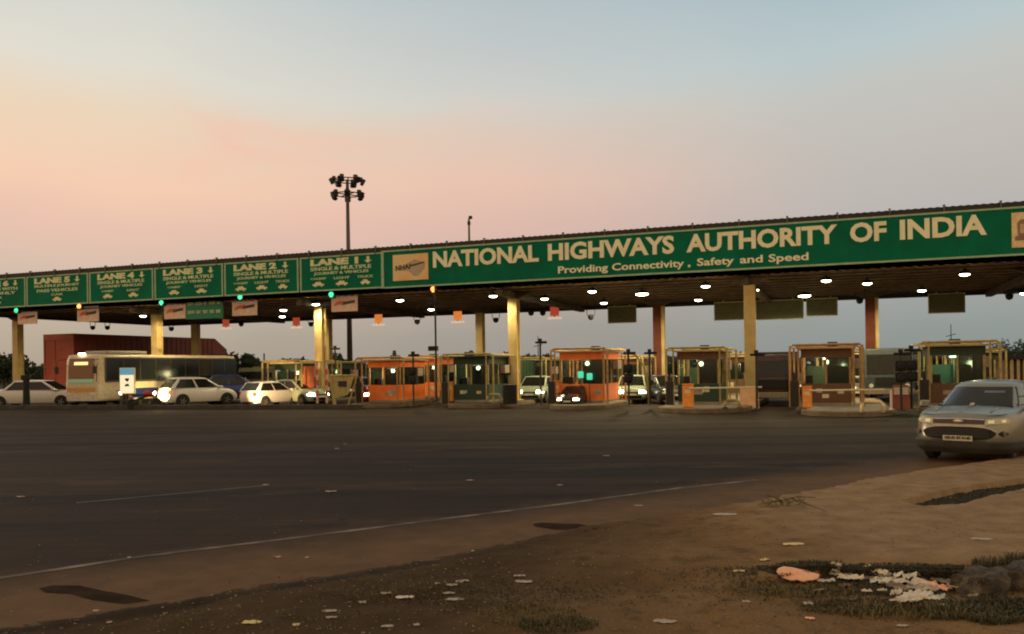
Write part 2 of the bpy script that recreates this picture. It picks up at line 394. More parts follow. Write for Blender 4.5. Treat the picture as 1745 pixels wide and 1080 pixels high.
def vh(x, y, v):
    p = Vector((x, y, 0))
    base = sm(0, .25, v)
    right = sm(1.0, 4.5, x)
    hh = (v+.12)*.16*(1-sm(-.1, .25, v))-.004 if v < .25 else 0
    hh = min(hh, .012)*(1-sm(.1, .3, v))+.014*sm(-.05, .3, v)*(1-right) + .10*right*sm(0, .35, v)
    hh += (noise.noise(p*5)*.02+noise.noise(p*14)*.012)*sm(-.36, -.1, v)*(1-sm(.1, .4, v))
    hh += (noise.noise(p*.8)*.05+noise.noise(p*2.3)*.028+noise.noise(p*6)*.012+noise.noise(p*17)*.006)*base*(1-.55*right)
    for P, dp, wd in ((PIT, -.085, .05), (HOLE, -.11, .07)):
        if min(q.x for q in P)-.3 < x < max(q.x for q in P)+.3 and min(q.y for q in P)-.3 < y < max(q.y for q in P)+.3 and inpoly(x, y, P):
            hh += dp*sm(0, wd, dist_poly(x, y, P))*(sm(1.7, 2.9, x) if P is PIT else 1)
    return hh
verts = []; faces = []
nv = len(vsn)
for u in us:
    p = lerp_poly(EP, u)
    for v in vsn:
        q = p+D*v; verts.append((q.x, q.y, vh(q.x, q.y, v)-(.03 if v < -.3 else 0)))
for i in range(len(us)-1):
    for j in range(nv-1):
        faces.append((i*nv+j, i*nv+j+1, (i+1)*nv+j+1, (i+1)*nv+j))
mb = MB(); mb.add(verts, faces)
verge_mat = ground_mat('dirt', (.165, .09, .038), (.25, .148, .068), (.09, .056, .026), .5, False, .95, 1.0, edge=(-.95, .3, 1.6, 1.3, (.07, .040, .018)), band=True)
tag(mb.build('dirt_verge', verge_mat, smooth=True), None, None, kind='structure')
def zat(p):
    """height of the verge or road under a point"""
    best = None
    for a, b in zip(EP, EP[1:]):
        e = b-a; den = e.x*D.y-e.y*D.x
        r = Vector((p.x, p.y, 0))-a
        s = (r.x*D.y-r.y*D.x)/den; v = (e.x*r.y-e.y*r.x)/den
        if -.001 <= s <= 1.001: best = v
    if best is None or best < -.36: return 0.0
    return max(0.0, vh(p.x, p.y, best)) if best < 0 else vh(p.x, p.y, best)

# road markings
def worn(name, c, c2, lo, hi, sc_=3):
    return mat(name, c, .8, c2=c2, scale=sc_, lo=lo, hi=hi)
wl = worn('worn_line_paint', (.05, .034, .024), (.23, .17, .12), .42, .70, 2.2)
mb = MB(); vs = []
for i, p in enumerate(LP):
    n_ = ln*.055; vs += [p+n_+Vector((0, 0, .004)), p-n_+Vector((0, 0, .004))]
mb.add(vs, [(2*i, 2*i+1, 2*i+3, 2*i+2) for i in range(len(LP)-1)])
tag(mb.build('road_edge_line', wl), None, None, kind='structure')
mb = MB(); A, B = pz(130, 857), pz(455, 827)
t_ = (B-A).normalized(); n_ = Vector((t_.y, -t_.x, 0))*.04; up = Vector((0, 0, .004))
mb.add([A+n_+up, A-n_+up, B-n_+up, B+n_+up], [(0, 1, 2, 3)])
tag(mb.build('faded_lane_line', worn('faded_line_paint', (.06, .046, .036), (.13, .10, .075), .4, .65, 1.7)), None, None, kind='structure')
tar = mat('tar_patch', (.024, .015, .010), 1, c2=(.042, .027, .017), scale=5, bump=.3, spec=.03)
for pts in ([(68, 1003), (90, 998), (135, 998), (170, 1006), (215, 1014), (252, 1023), (215, 1029), (160, 1024), (120, 1012), (78, 1010)],
            [(906, 893), (925, 891), (950, 892), (985, 893), (1012, 897), (1020, 900), (1000, 905), (975, 903), (945, 903), (918, 898)]):
    P = [pz(*p, .0) for p in pts]; c = sum(P, Vector())/len(P)
    Q = []
    for i in range(len(P)):
        for k in range(4):
            q = P[i]+(P[(i+1) % len(P)]-P[i])*(k/4); q += (q-c)*noise.noise(q*4)*.12; Q.append((q.x, q.y, .004))
    mb = MB(); mb.add(Q, [tuple(range(len(Q)))])
    tag(mb.build('tar_patch', tar), None, None, kind='structure')

# ------------------------------------------------------------------ toll plaza canopy
E0, E1 = -39.8, 36.0
DB = 16.6; ZS = 6.35; ZR = 8.62
cn = thing('toll_canopy', 'long flat dark canopy roof over the toll lanes on tall columns', 'canopy', W(0, 0), PR)
mb = MB()
# corrugated soffit sheet, ribs running along d
xs = []; x = E0
prof = [0, 0, .05, .05]
while x < E1: xs.append(x); x += .11
vs = []
for i, x in enumerate(xs):
    z = ZS+prof[i % 4]; vs += [(x, .35, z), (x, DB, z)]
mb.add(vs, [(2*i, 2*i+1, 2*i+3, 2*i+2) for i in range(len(xs)-1)])
mb.build('soffit', M['soffit'], cn)
mb = MB(); mb.bx((E0, .35, ZS+.35), (E1, DB, ZR-.1)); mb.build('roof', M['steel'], cn)
mb = MB()
d_ = 1.2
while d_ < DB:
    mb.bx((E0+.05, d_, ZS-.09), (E1, d_+.09, ZS-.003)); d_ += 1.55
mb.build('purlin', M['steel'], cn)
mb = MB(); mb.bx((E0, DB+.003, ZS-.28), (E1, DB+.12, ZR-.12)); mb.build('rear_fascia', M['dark'], cn)
mb = MB(); mb.bx((E0-.1, .3, ZS-.2), (E0-.003, DB, ZR-.1)); mb.build('end_fascia', M['dark'], cn)
# dark corrugated roof edge showing above the signs
mb = MB(); vs = []; x = E0; i = 0; seq = []
while x < E1: seq.append((x, .03*(i % 2))); x += .15; i += 1
for x, dz in seq:
    vs += [(x, -.18, 8.60), (x, -.18, 8.88+dz), (x, DB+.2, 8.95+dz)]
mb.add(vs, [f_ for i in range(len(seq)-1) for f_ in ((3*i, 3*i+1, 3*i+4, 3*i+3), (3*i+1, 3*i+2, 3*i+5, 3*i+4))])
mb.build('roof_edge', M['dark'], cn)
for i in range(34):
    x = E0+1+i*2.2
    mb = MB(); mb.box((x, -.24, 8.72), (.05, .08, .42)); mb.box((x, -.2, 8.95), (.09, .16, .05)); mb.build('sign_bracket', mat('bracket', (.12, .11, .09), .6), cn)
row1 = [(30, 540), (267, 530), (545, 510), (875, 497), (1277, 483)]
C1 = [pd(px, py, 2.6)[0] for px, py in row1]; C1.append(C1[-1]+12.8)
row2 = [(333, 545), (558, 540), (818, 527), (1120, 515), (1482, 500)]
C2 = [pd(px, py, 13.2)[0] for px, py in row2]
def beam_col(x, d, r=None, m1=M['ycol'], two=False, red=False):
    mb = MB()
    w_ = .52
    # I section with stiffened base
    mb.bx((x-w_/2, d-.26, .2), (x+w_/2, d-.22, ZS-.45)); mb.bx((x-w_/2, d+.22, .2), (x+w_/2, d+.26, ZS-.45))
    mb.bx((x-.16, d-.22, .2), (x+.16, d+.22, ZS-.45)); mb.box((x, d, .22), (.8, .8, .06))
    for z in (1.8, 3.6, 5.2): mb.box((x, d, z), (w_-.02, .43, .03))
    o = mb.build('column', M['rcol'] if red else m1, cn, bevel=.008)
    if red:
        mb = MB(); mb.bx((x+.27, d-.22, .2), (x+.47, d+.2, ZS-.45)); mb.build('downpipe', M['ycol'], o)
    mb = MB(); mb.prism([(x-.3, ZS-.45), (x+.3, ZS-.45), (x+1.1, ZS-.1), (x-1.1, ZS-.1)], d-.12, d+.12); mb.build('column_head', M['steel'], o)
for i, x in enumerate(C1): beam_col(pd(1277, 483, .8)[0] if i == 4 else x, .8 if i == 4 else 2.6)
for i, x in enumerate(C2): beam_col(x, 13.2, red=i > 2)
for x in C1[1:]:
    mb = MB(); mb.bx((x-.16, .4, ZS-.42), (x+.16, DB-.02, ZS-.102)); mb.build('main_beam', M['steel'], cn)

# big sign
T_E0 = pd(657, 460, 0)[0]
ZB, ZT = pd(655, 491, -.25)[1]+.02, pd(655, 431.5, -.25)[1]
ZB, ZT = 6.62, 8.6
bs = thing('highway_authority_sign', 'long green overhead sign reading NATIONAL HIGHWAYS AUTHORITY OF INDIA in cream capitals', 'sign', W(0, 0), PR)
mb = MB(); mb.bx((T_E0, -.25, ZB), (33, .25, ZT)); mb.build('board', M['green'], bs)
mb = MB()
for a, b in (((T_E0, -.29, ZB-.06), (33, -.2, ZB+.02)), ((T_E0, -.29, ZT-.02), (33, -.2, ZT+.06)), ((T_E0-.12, -.29, ZB-.06), (T_E0+.04, -.2, ZT+.06))): mb.bx(a, b)
mb.build('edge_trim', M['ltgreen'], bs)
let = MB()
words = [('NATIONAL', 738, 918, 458, 446, 26), ('HIGHWAYS', 934, 1149, 445, 431, 30), ('AUTHORITY', 1170, 1427, 430, 416, 31.5), ('OF', 1449, 1511, 413, 410, 34), ('INDIA', 1534, 1682, 408.5, 400, 35.5)]
zb_all = [pd(a, y0, -.25)[1] for (_, a, b, y0, y1, h) in words]
zt_all = [pd(a, y0-h, -.25)[1] for (_, a, b, y0, y1, h) in words]
zb_, zt_ = sum(zb_all)/5, sum(zt_all)/5
for (t, a, b, y0, y1, h) in words:
    let = MB(); put_text(let, t, pd(a, 440, -.25)[0], pd(b, 420, -.25)[0], zb_, zt_, -.253, .03, bold=.036); let.build('lettering', M['letter'], bs)
let = MB()
zs0 = sum(pd(a, y, -.25)[1] for a, y in ((952, 465), (1370, 444)))/2; 
for t, a, b in (('Providing', 951, 1036), ('Connectivity', 1043, 1166), (',', 1172, 1177), ('Safety', 1188, 1251), ('and', 1261, 1300), ('Speed', 1310, 1378)):
    desc = t in ('Providing', 'Connectivity', 'Safety', 'Speed')
    z0 = zs0-(.12 if desc else (.06 if t == ',' else 0)); z1 = zs0+(.36 if t != ',' else .08)
    let = MB(); put_text(let, t, pd(a, 455, -.25)[0], pd(b, 455, -.25)[0], z0, z1, -.253, .02, bold=.022); let.build('motto_word', M['letter'], bs)
for k in range(17):
    x = T_E0+2.2+k*2.2
    mb = MB(); mb.bx((x-.012, -.2525, ZB+.03), (x+.012, -.249, ZT-.03)); mb.build('panel_seam', mat('seam_green', (.002, .06, .03), .7), bs)
# logo panel left
def panel(e0, e1, z0, z1, name, m, parent, y=-.25, th=.04):
    mb = MB(); mb.bx((e0, y-th, z0), (e1, y-.003, z1)); return mb.build(name, m, parent)
le0, le1 = pd(670, 455, -.25)[0], pd(730, 455, -.25)[0]
lg = panel(le0, le1, ZB+.32, ZT-.22, 'logo_panel', mat('logo_cream', (.85, .62, .3), .5, c2=(.9, .42, .12), scale=.7, lo=.45, hi=.7), bs)
mb = MB(); w_ = le1-le0; zc = (ZB+ZT)/2+.05
mb.prism([(le0+.1*w_, zc-.12), (le0+.35*w_, zc+.15), (le0+.62*w_, zc+.42), (le0+.92*w_, zc+.22), (le0+.9*w_, zc-.1), (le0+.72*w_, zc-.5), (le0+.6*w_, zc-.5), (le0+.45*w_, zc-.2)], -.30, -.291)
mb.build('logo_map', mat('logo_grey', (.5, .38, .28), .6), lg)
mb = MB(); put_text(mb, 'NHAI', le0+.08*w_, le0+.5*w_, zc-.16, zc+.12, -.3015, .01, .03, .08)
mb.prism([(le0+.5*w_, zc+.02), (le0+.9*w_, zc+.2), (le0+.9*w_, zc+.27), (le0+.5*w_, zc+.12)], -.312, -.303); mb.build('logo_lettering', mat('logo_dark', (.05, .04, .03), .6), lg)
re0 = pd(1724, 400, -.25)[0]
lg = panel(re0, re0+2.4, ZB+.28, ZT-.2, 'emblem_panel', mat('emblem_cream', (.82, .62, .34), .5), bs)
mb = MB(); x = re0+.12
mb.prism([(x, 7.2), (x+.6, 7.2), (x+.6, 7.35), (x+.48, 7.42), (x+.5, 7.95), (x+.36, 8.1), (x+.22, 8.1), (x+.08, 7.95), (x+.12, 7.42), (x, 7.35)], -.30, -.292)
mb.build('emblem', mat('emblem_brown', (.3, .17, .1), .6), lg)
mb = MB(); mb.prism([(x+.18, 7.5), (x+.42, 7.5), (x+.40, 7.9), (x+.2, 7.9)], -.305, -.3005); mb.build('emblem_light', mat('emblem_tan', (.6, .42, .26), .6), lg)

# lane signs
bounds = [-40, 45, 152, 263, 382, 511, 655]
be = [pd(x, 505, -.2)[0] for x in bounds]
be[0] = be[1]-5.5
lines = {6: ('LANE 6', 'VEHICLES WITH', 'TAG ONLY'), 5: ('LANE 5', 'MULTIPLE JOURNEY', 'PASS VEHICLES'), 4: ('LANE 4', 'SINGLE & MULTIPLE', 'JOURNEY VEHICLES'), 3: ('LANE 3', 'SINGLE & MULTIPLE', 'JOURNEY VEHICLES'), 2: ('LANE 2', 'SINGLE & MULTIPLE', 'JOURNEY & VEHICLES'), 1: ('LANE 1', 'SINGLE & MULTIPLE', 'JOURNEY & VEHICLES')}
icons = {6: 1, 5: 1, 4: 2, 3: 2, 2: 3, 1: 3}
where = {6: 'cut off by the left edge of the photo', 5: 'headed LANE 5, one pale pictogram', 4: 'headed LANE 4, two pictograms', 3: 'headed LANE 3, above the small hanging green board', 2: 'headed LANE 2, three pictograms', 1: 'headed LANE 1, next to the long authority sign'}
for k in range(6):
    lane = 6-k; a, b = be[k]+.05, be[k+1]-.05
    s = thing('lane_sign', 'green overhead lane board '+where[lane], 'sign', W((a+b)/2, 0), PR, 'green lane boards in a row'); hw = (b-a)/2
    mb = MB(); mb.bx((-hw, -.2, 6.64), (hw, .2, 8.58)); mb.build('board', M['green'], s)
    mb = MB()
    for q in (((-hw, -.24, 6.60), (hw, -.16, 6.68)), ((-hw, -.24, 8.52), (hw, -.16, 8.60)), ((-hw, -.24, 6.68), (-hw+.1, -.16, 8.52)), ((hw-.1, -.24, 6.68), (hw, -.16, 8.52))): mb.bx(*q)
    mb.build('edge_trim', M['ltgreen'], s)
    t = MB(); put_text(t, lines[lane][0], -hw*.74, hw*.42, 8.06, 8.45, -.203, .02, .06)
    t.build('heading', mat('heading_cream', (.72, .74, .42), .5), s)
    t = MB(); t.prism([(hw*.62, 8.44), (hw*.68, 8.44), (hw*.68, 8.22), (hw*.74, 8.22), (hw*.65, 8.06), (hw*.56, 8.22), (hw*.62, 8.22)], -.223, -.203)
    t.build('arrow', mat('heading_cream', (.72, .74, .42), .5), s)
    t = MB(); put_text(t, lines[lane][1], -hw*.74, hw*.72, 7.78, 7.99, -.203, .02, .025); t.build('first_row', M['letter2'], s)
    t = MB(); put_text(t, lines[lane][2], -hw*.66, hw*.66, 7.50, 7.70, -.203, .02, .025); t.build('second_row', M['letter2'], s)
    n = icons[lane]; xs_ = {1: [0], 2: [-.42, .38], 3: [-.55, .02, .58]}[n]; lab = ['CAR/JEEP', 'LIGHT', 'TRUCK']
    if n == 1: lab = ['CAR']
    for x, l in zip(xs_, lab):
        t = MB(); put_text(t, l, hw*x-hw*.19, hw*x+hw*.19, 7.24, 7.38, -.203, .02, .02); t.build('vehicle_word', M['letter2'], s)
    for j, x in enumerate(xs_):
        t = MB(); c = hw*x; W_ = .38 if j < 2 else .3
        t.prism([(c-W_, 6.92), (c+W_, 6.92), (c+W_, 7.02), (c+W_*.55, 7.04), (c+W_*.35, 7.14), (c-W_*.45, 7.14), (c-W_*.6, 7.04), (c-W_, 7.03)], -.22, -.203)
        t.lathe([(.06, -.222), (.06, -.203)], (c-W_*.55, 0, 6.91), 10, 'Y'); t.lathe([(.06, -.222), (.06, -.203)], (c+W_*.55, 0, 6.91), 10, 'Y')
        t.build('vehicle_pictogram', mat('pictogram_cream', (.8, .74, .42), .5), s)

# small green board under lane 3
a, zt = pd(317, 510, .5); b, _ = pd(380, 510, .5); zb = pd(350, 543, .5)[1]
s = thing('hanging_board', 'small light green board hanging below the lane 3 sign', 'sign', W((a+b)/2, .5), PR); hw = (b-a)/2
mb = MB(); mb.bx((-hw, -.05, zb), (hw, .05, 6.34)); mb.build('board', mat('board_teal', (.01, .2, .12), .5), s)
t = MB()
for z in (zb+.85, zb+.32):
    x = -hw*.88
    rr = random.Random(int(z*100))
    while x < hw*.8:
        l = rr.uniform(.25, .6); l = min(l, hw*.88-x)
        t.bx((x, -.07, z+.16), (x+l, -.053, z+.2))
        y_ = x+.03
        while y_ < x+l-.05:
            t.bx((y_, -.07, z-.02+rr.uniform(0, .06)), (y_+.035, -.053, z+.16)); t.bx((y_, -.07, z+.05), (y_+.08, -.053, z+.085)); y_ += .11
        x += l+.13
t.build('lettering', M['letter2'], s)

# ceiling lamps: (px, py, big)
lamps = [(641, 507, 0), (807, 499, 0), (986, 491, 0), (928, 510, 0), (1094, 502, 1), (1189, 481, 0), (1407, 471, 0), (1661, 457, 0), (1371, 505, 1), (1478, 484, 0), (1286, 495, 0), (1571, 496, 0), (1733, 505, 0), (1190, 512, 0), (1029, 517, 0), (491, 514, 0), (483, 529, 0), (481, 540, 0), (108, 533, 0), (226, 526, 0), (244, 539, 0), (735, 528, 0)]
def make_lamp(big):
    s = thing('canopy_lamp', '', 'lamp', (0, 0, 0), PR, 'round lamps under the canopy')
    r = .40 if big else .25
    mb = MB(); mb.lathe([(.05, .0), (.06, -.12), (r*.8, -.16), (r, -.3), (r*.9, -.31)], n=18); mb.build('housing', M['dark'], s, smooth=False)
    mb = MB(); mb.lathe([(r*.86, -.305), (r*.84, -.35), (r*.4, -.39), (.02, -.395)], n=18); mb.build('lens', M['lampb'] if big else M['lamp'], s, smooth=True)
    l = bpy.data.lights.new('lamp_light', 'SPOT'); l.energy = 1300 if big else 520; l.color = (1, .80, .42); l.shadow_soft_size = .2; l.spot_size = math.radians(168); l.spot_blend = .4
    o = bpy.data.objects.new('lamp_light', l); col.objects.link(o); o.parent = s; o.location = (0, 0, -.5)
    return s
pr = [make_lamp(0), make_lamp(1)]; used = [0, 0]
ltxt = ['left of the red lane signal, below the big sign logo', 'nearest the front fascia under the first letters of NATIONAL', 'under the gap between HIGHWAYS and the motto', 'right of the yellow column in mid photo', 'brightest and largest, left of the first red column', 'under the word AUTHORITY, by the front fascia', 'under the front fascia below the word OF', 'under the front fascia below the word INDIA', 'large and bright, between the two dark sign backs', 'dim, beside the head of the right red column', 'touching the tall yellow column with the orange pedestal', 'at the rear edge left of the far right sign back', 'at the right edge of the photo', 'at the rear edge beside the first red column', 'at the rear edge left of the lone olive sign back', 'front one of three in line below lane 2 board', 'middle one of three in line below lane 2 board', 'rear one of three in line below lane 2 board', 'below lane 5 board, between two toll boards', 'below lane 4 board, nearer the front', 'below lane 4 board, at the rear edge', 'small, beside the camera pole under the big sign logo']
for i, (px, py, big) in enumerate(lamps):
    p = pz(px, py, ZS-.4+.05); e, d = toed(p); d = min(max(d, 1.7), DB-.4)
    loc = W(e, d, ZS)
    lab = 'round canopy lamp '+ltxt[i]
    if not used[big]: pr[big].location = loc; pr[big]['label'] = lab; used[big] = 1
    else: dup(pr[big], loc, PR, lab)

# front lane signals and toll boards
sig = [(30, 529, 'g'), (277, 516, 'g'), (411, 506, 'g'), (566, 502, 'g'), (137, 522, 'r'), (740, 493, 'r')]
sl_ = {30: 'below lane 6 board', 277: 'below lane 3 board', 411: 'below lane 2 board', 566: 'below lane 1 board', 137: 'below lane 5 board', 740: 'below the NATIONAL lettering on its camera pole'}
for px, py, c in sig:
    e, z = pd(px, py, .6)
    s = thing('lane_signal', ('green' if c == 'g' else 'red')+' lit lane signal '+sl_[px], 'traffic light', W(e, .6), PR, 'lane signals under the canopy front')
    mb = MB(); mb.box((0, 0, z), (.42, .2, .42)); mb.box((0, 0, (z+.2+6.35)/2), (.05, .05, 6.35-z-.2)); mb.build('housing', M['dark'], s, bevel=.02)
    mb = MB(); mb.lathe([(.15, -.14), (.16, -.103)], (0, 0, z), 16, 'Y'); mb.build('lens', M['gsig'] if c == 'g' else M['rsig'], s)
boards = [(47, 541, 32, 22), (150, 535, 36, 26), (298, 530, 36, 26), (417, 524, 42, 27), (587, 517, 44, 27)]
bl = {47: 'right of the leftmost yellow column', 150: 'below the red signal', 298: 'left of the small hanging green board', 417: 'right of the small hanging green board', 587: 'right of the doubled yellow columns'}
for px, py, w_, h_ in boards:
    e, z = pd(px, py, 1.0); s_ = F/gX(px, 50).y; sc_ = (pd(px+w_/2, py, 1.0)[0]-pd(px-w_/2, py, 1.0)[0]); hz = pd(px, py-h_/2, 1.0)[1]-pd(px, py+h_/2, 1.0)[1]
    s = thing('toll_board', 'pale pink printed board hanging '+bl[px], 'board', W(e, 1.0), PR, 'pale printed boards below the lane signs')
    mb = MB(); mb.box((0, 0, z), (sc_, .06, hz)); mb.build('panel', M['toll'], s)
    for sx in (-1, 1):
        mb = MB(); mb.bx((sx*sc_*.35-.015, -.015, z+hz/2), (sx*sc_*.35+.015, .015, 6.35)); mb.build('hanger', M['dark'], s)
    mb = MB(); mb.prism([(-.42*sc_, z-.14*hz), (-.05*sc_, z-.02*hz), (.05*sc_, z+.2*hz), (-.3*sc_, z+.12*hz)], -.05, -.033); mb.build('orange_mark', mat('mark_orange', (.8, .2, .06), .5), s)
    mb = MB(); mb.prism([(-.1*sc_, z-.1*hz), (.42*sc_, z+.02*hz), (.42*sc_, z+.2*hz), (-.02*sc_, z+.1*hz)], -.056, -.051); mb.build('dark_mark', mat('mark_dark', (.1, .07, .05), .5), s)

# rear hanging units
rear = [(645, 545, 'o'), (780, 540, 'o'), (385, 552, 'r'), (505, 550, 'r'), (945, 533, 'r')]
for i, (px, py, c) in enumerate(rear):
    e, z = pd(px, py, 13.5)
    s = thing('exit_board', ('orange' if c == 'o' else 'red')+' small hanging lane board '+['right of the high mast', 'left of the rear mid yellow column', 'beyond the roof end of the bus', 'left of the doubled yellow columns', 'above the bright orange booth'][i], 'board', W(e, 13.5), PR, 'small orange and red boards at the canopy rear')
    mb = MB(); mb.box((0, 0, z+.1), (.62, .08, .62)); mb.build('panel', M['oled'] if c == 'o' else M['rled'], s)
    mb = MB(); mb.box((0, -.0, z-.36), (.95, .25, .12)); mb.build('base_strip', M['strip'], s)
    mb = MB(); mb.bx((-.02, -.02, z+.41), (.02, .02, 6.35)); mb.bx((-.03, -.03, z-.3), (.03, .03, z-.21)); mb.build('hanger', M['dark'], s)
cams = [(711, 548), (1007, 540), (845, 545), (183, 558), (158, 558), (411, 552), (530, 552), (292, 560), (905, 533), (925, 533), (1720, 505), (1465, 512)]
cl = ['left of the dark camera pole', 'left of the lone olive sign back', 'between the two mid yellow columns', 'above the red carrier, right of two', 'above the red carrier, left of two', 'right of the small hanging green board', 'touching the doubled yellow columns', 'right of the second yellow column', 'right of the mid yellow column, short', 'small and dark, left of the red exit board', 'at the right edge of the photo', 'left of the right red column']
for i, (px, py) in enumerate(cams):
    e, z = pd(px, py, 11.0); z = min(z, 5.9)
    s = thing('hanging_camera', 'dark camera hung on a bracket '+cl[i], 'camera', W(e, 11.0), PR, 'cameras hanging under the canopy')
    mb = MB(); mb.tube([(-.28, 0, 6.33), (-.26, 0, z+.2), (-.12, 0, z)], .025, 6); mb.tube([(.28, 0, 6.33), (.26, 0, z+.2), (.12, 0, z)], .025, 6); mb.build('bracket', M['dark'], s)
    mb = MB(); mb.lathe([(.02, -.2), (.15, -.14), (.2, 0), (.19, .1), (.12, .15)], (0, 0, z), 14); mb.build('camera_dome', M['black'], s, smooth=True)
backs = [(1037, 1083, 521, 547, 'small, right of mid photo'), (1218, 1287, 512, 542, 'left of the tall column with the orange pedestal'), (1289, 1368, 510, 541, 'widest, right of the tall column with the orange pedestal'), (1375, 1426, 508, 535, 'beside the widest one, under the large lamp'), (1583, 1643, 503, 530, 'rightmost, alone near the SUV')]
for a_, b_, y0, y1, t_ in backs:
    a, z1 = pd(a_, y0, 15.2); b, _ = pd(b_, y0, 15.2); z0 = pd((a_+b_)/2, (y1+2), 15.2)[1]; z1 = min(z1+.1, 6.1)
    s = thing('sign_back', 'olive back of a hanging sign, '+t_, 'sign', W((a+b)/2, 15.2), PR, 'backs of signs at the rear of the canopy'); hw = (b-a)/2
    mb = MB(); mb.bx((-hw, -.03, z0), (hw, .03, z1)); mb.build('panel', M['olive'], s)
    mb = MB(); mb.bx((-hw, -.06, z0-.05), (hw, .06, z0-.001)); mb.bx((-hw, -.06, z1+.001), (hw, .06, z1+.06)); mb.bx((-hw-.05, -.06, z0-.05), (-hw-.001, .06, z1+.06)); mb.bx((hw+.001, -.06, z0-.05), (hw+.05, .06, z1+.06))
    mb.bx((-hw*.6, -.02, z1+.06), (-hw*.55, .02, 6.35)); mb.bx((hw*.55, -.02, z1+.06), (hw*.6, .02, 6.35)); mb.build('frame', mat('frame_grey', (.5, .5, .32), .6), s)

# ------------------------------------------------------------------ islands
isl = [(-38.4, 3.2, .8), (-32.6, 2.8, .8), (-26.0, 3, .8), (-20, 2.8, .8), (-13.5, 3.2, .4), (-7.4, 3, -2.6), (-1.5, 3.2, -2.7), (4.3, 3, -3.6), (10.5, 4, -5.9), (16.4, 3.4, -7.6), (22.4, 3.2, -8.4), (28.6, 3.2, -8)]
il = ['at the far left', 'behind the bus', 'under the second yellow column', 'behind the white hatchback', 'under the doubled yellow columns', 'under the left orange booth', 'under the mid yellow column', 'under the bright orange booth', 'under the column with the orange pedestal', 'under the wooden framed booth', 'behind the silver SUV', 'beyond the SUV at the right']
for i, (e, w_, d0_) in enumerate(isl):
    P = []
    for k in range(9):
        a = PI+PI*k/8; P.append((e+w_/2*math.cos(a), d0_+w_/2+w_/2*math.sin(a)*1.0))
    P += [(e+w_/2, 19), (e-w_/2, 19)]
    # top slab and kerb ring as one island
    s = thing('toll_island', 'raised concrete toll island '+il[i], 'traffic island', W(0, 0), PR, 'toll islands between the lanes')
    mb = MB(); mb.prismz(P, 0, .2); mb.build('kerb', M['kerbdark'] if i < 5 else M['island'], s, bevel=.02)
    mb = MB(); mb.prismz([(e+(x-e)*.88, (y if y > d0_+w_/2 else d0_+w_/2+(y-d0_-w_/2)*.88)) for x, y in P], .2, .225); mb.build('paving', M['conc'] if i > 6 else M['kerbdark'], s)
# low dark divider in front of left vehicles
A, B = pz(-60, 697.5), pz(612, 697.5); dv = (B-A); L = dv.length
s = thing('divider_kerb', 'long low dark concrete divider in front of the left lanes', 'kerb', A, math.atan2(dv.y, dv.x))
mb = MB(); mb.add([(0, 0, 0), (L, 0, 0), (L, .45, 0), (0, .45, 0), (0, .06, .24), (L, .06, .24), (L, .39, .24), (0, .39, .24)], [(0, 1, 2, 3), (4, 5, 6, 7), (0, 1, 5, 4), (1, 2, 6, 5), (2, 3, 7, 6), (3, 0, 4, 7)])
mb.build('kerb_body', M['kerbdark'], s, bevel=.02)

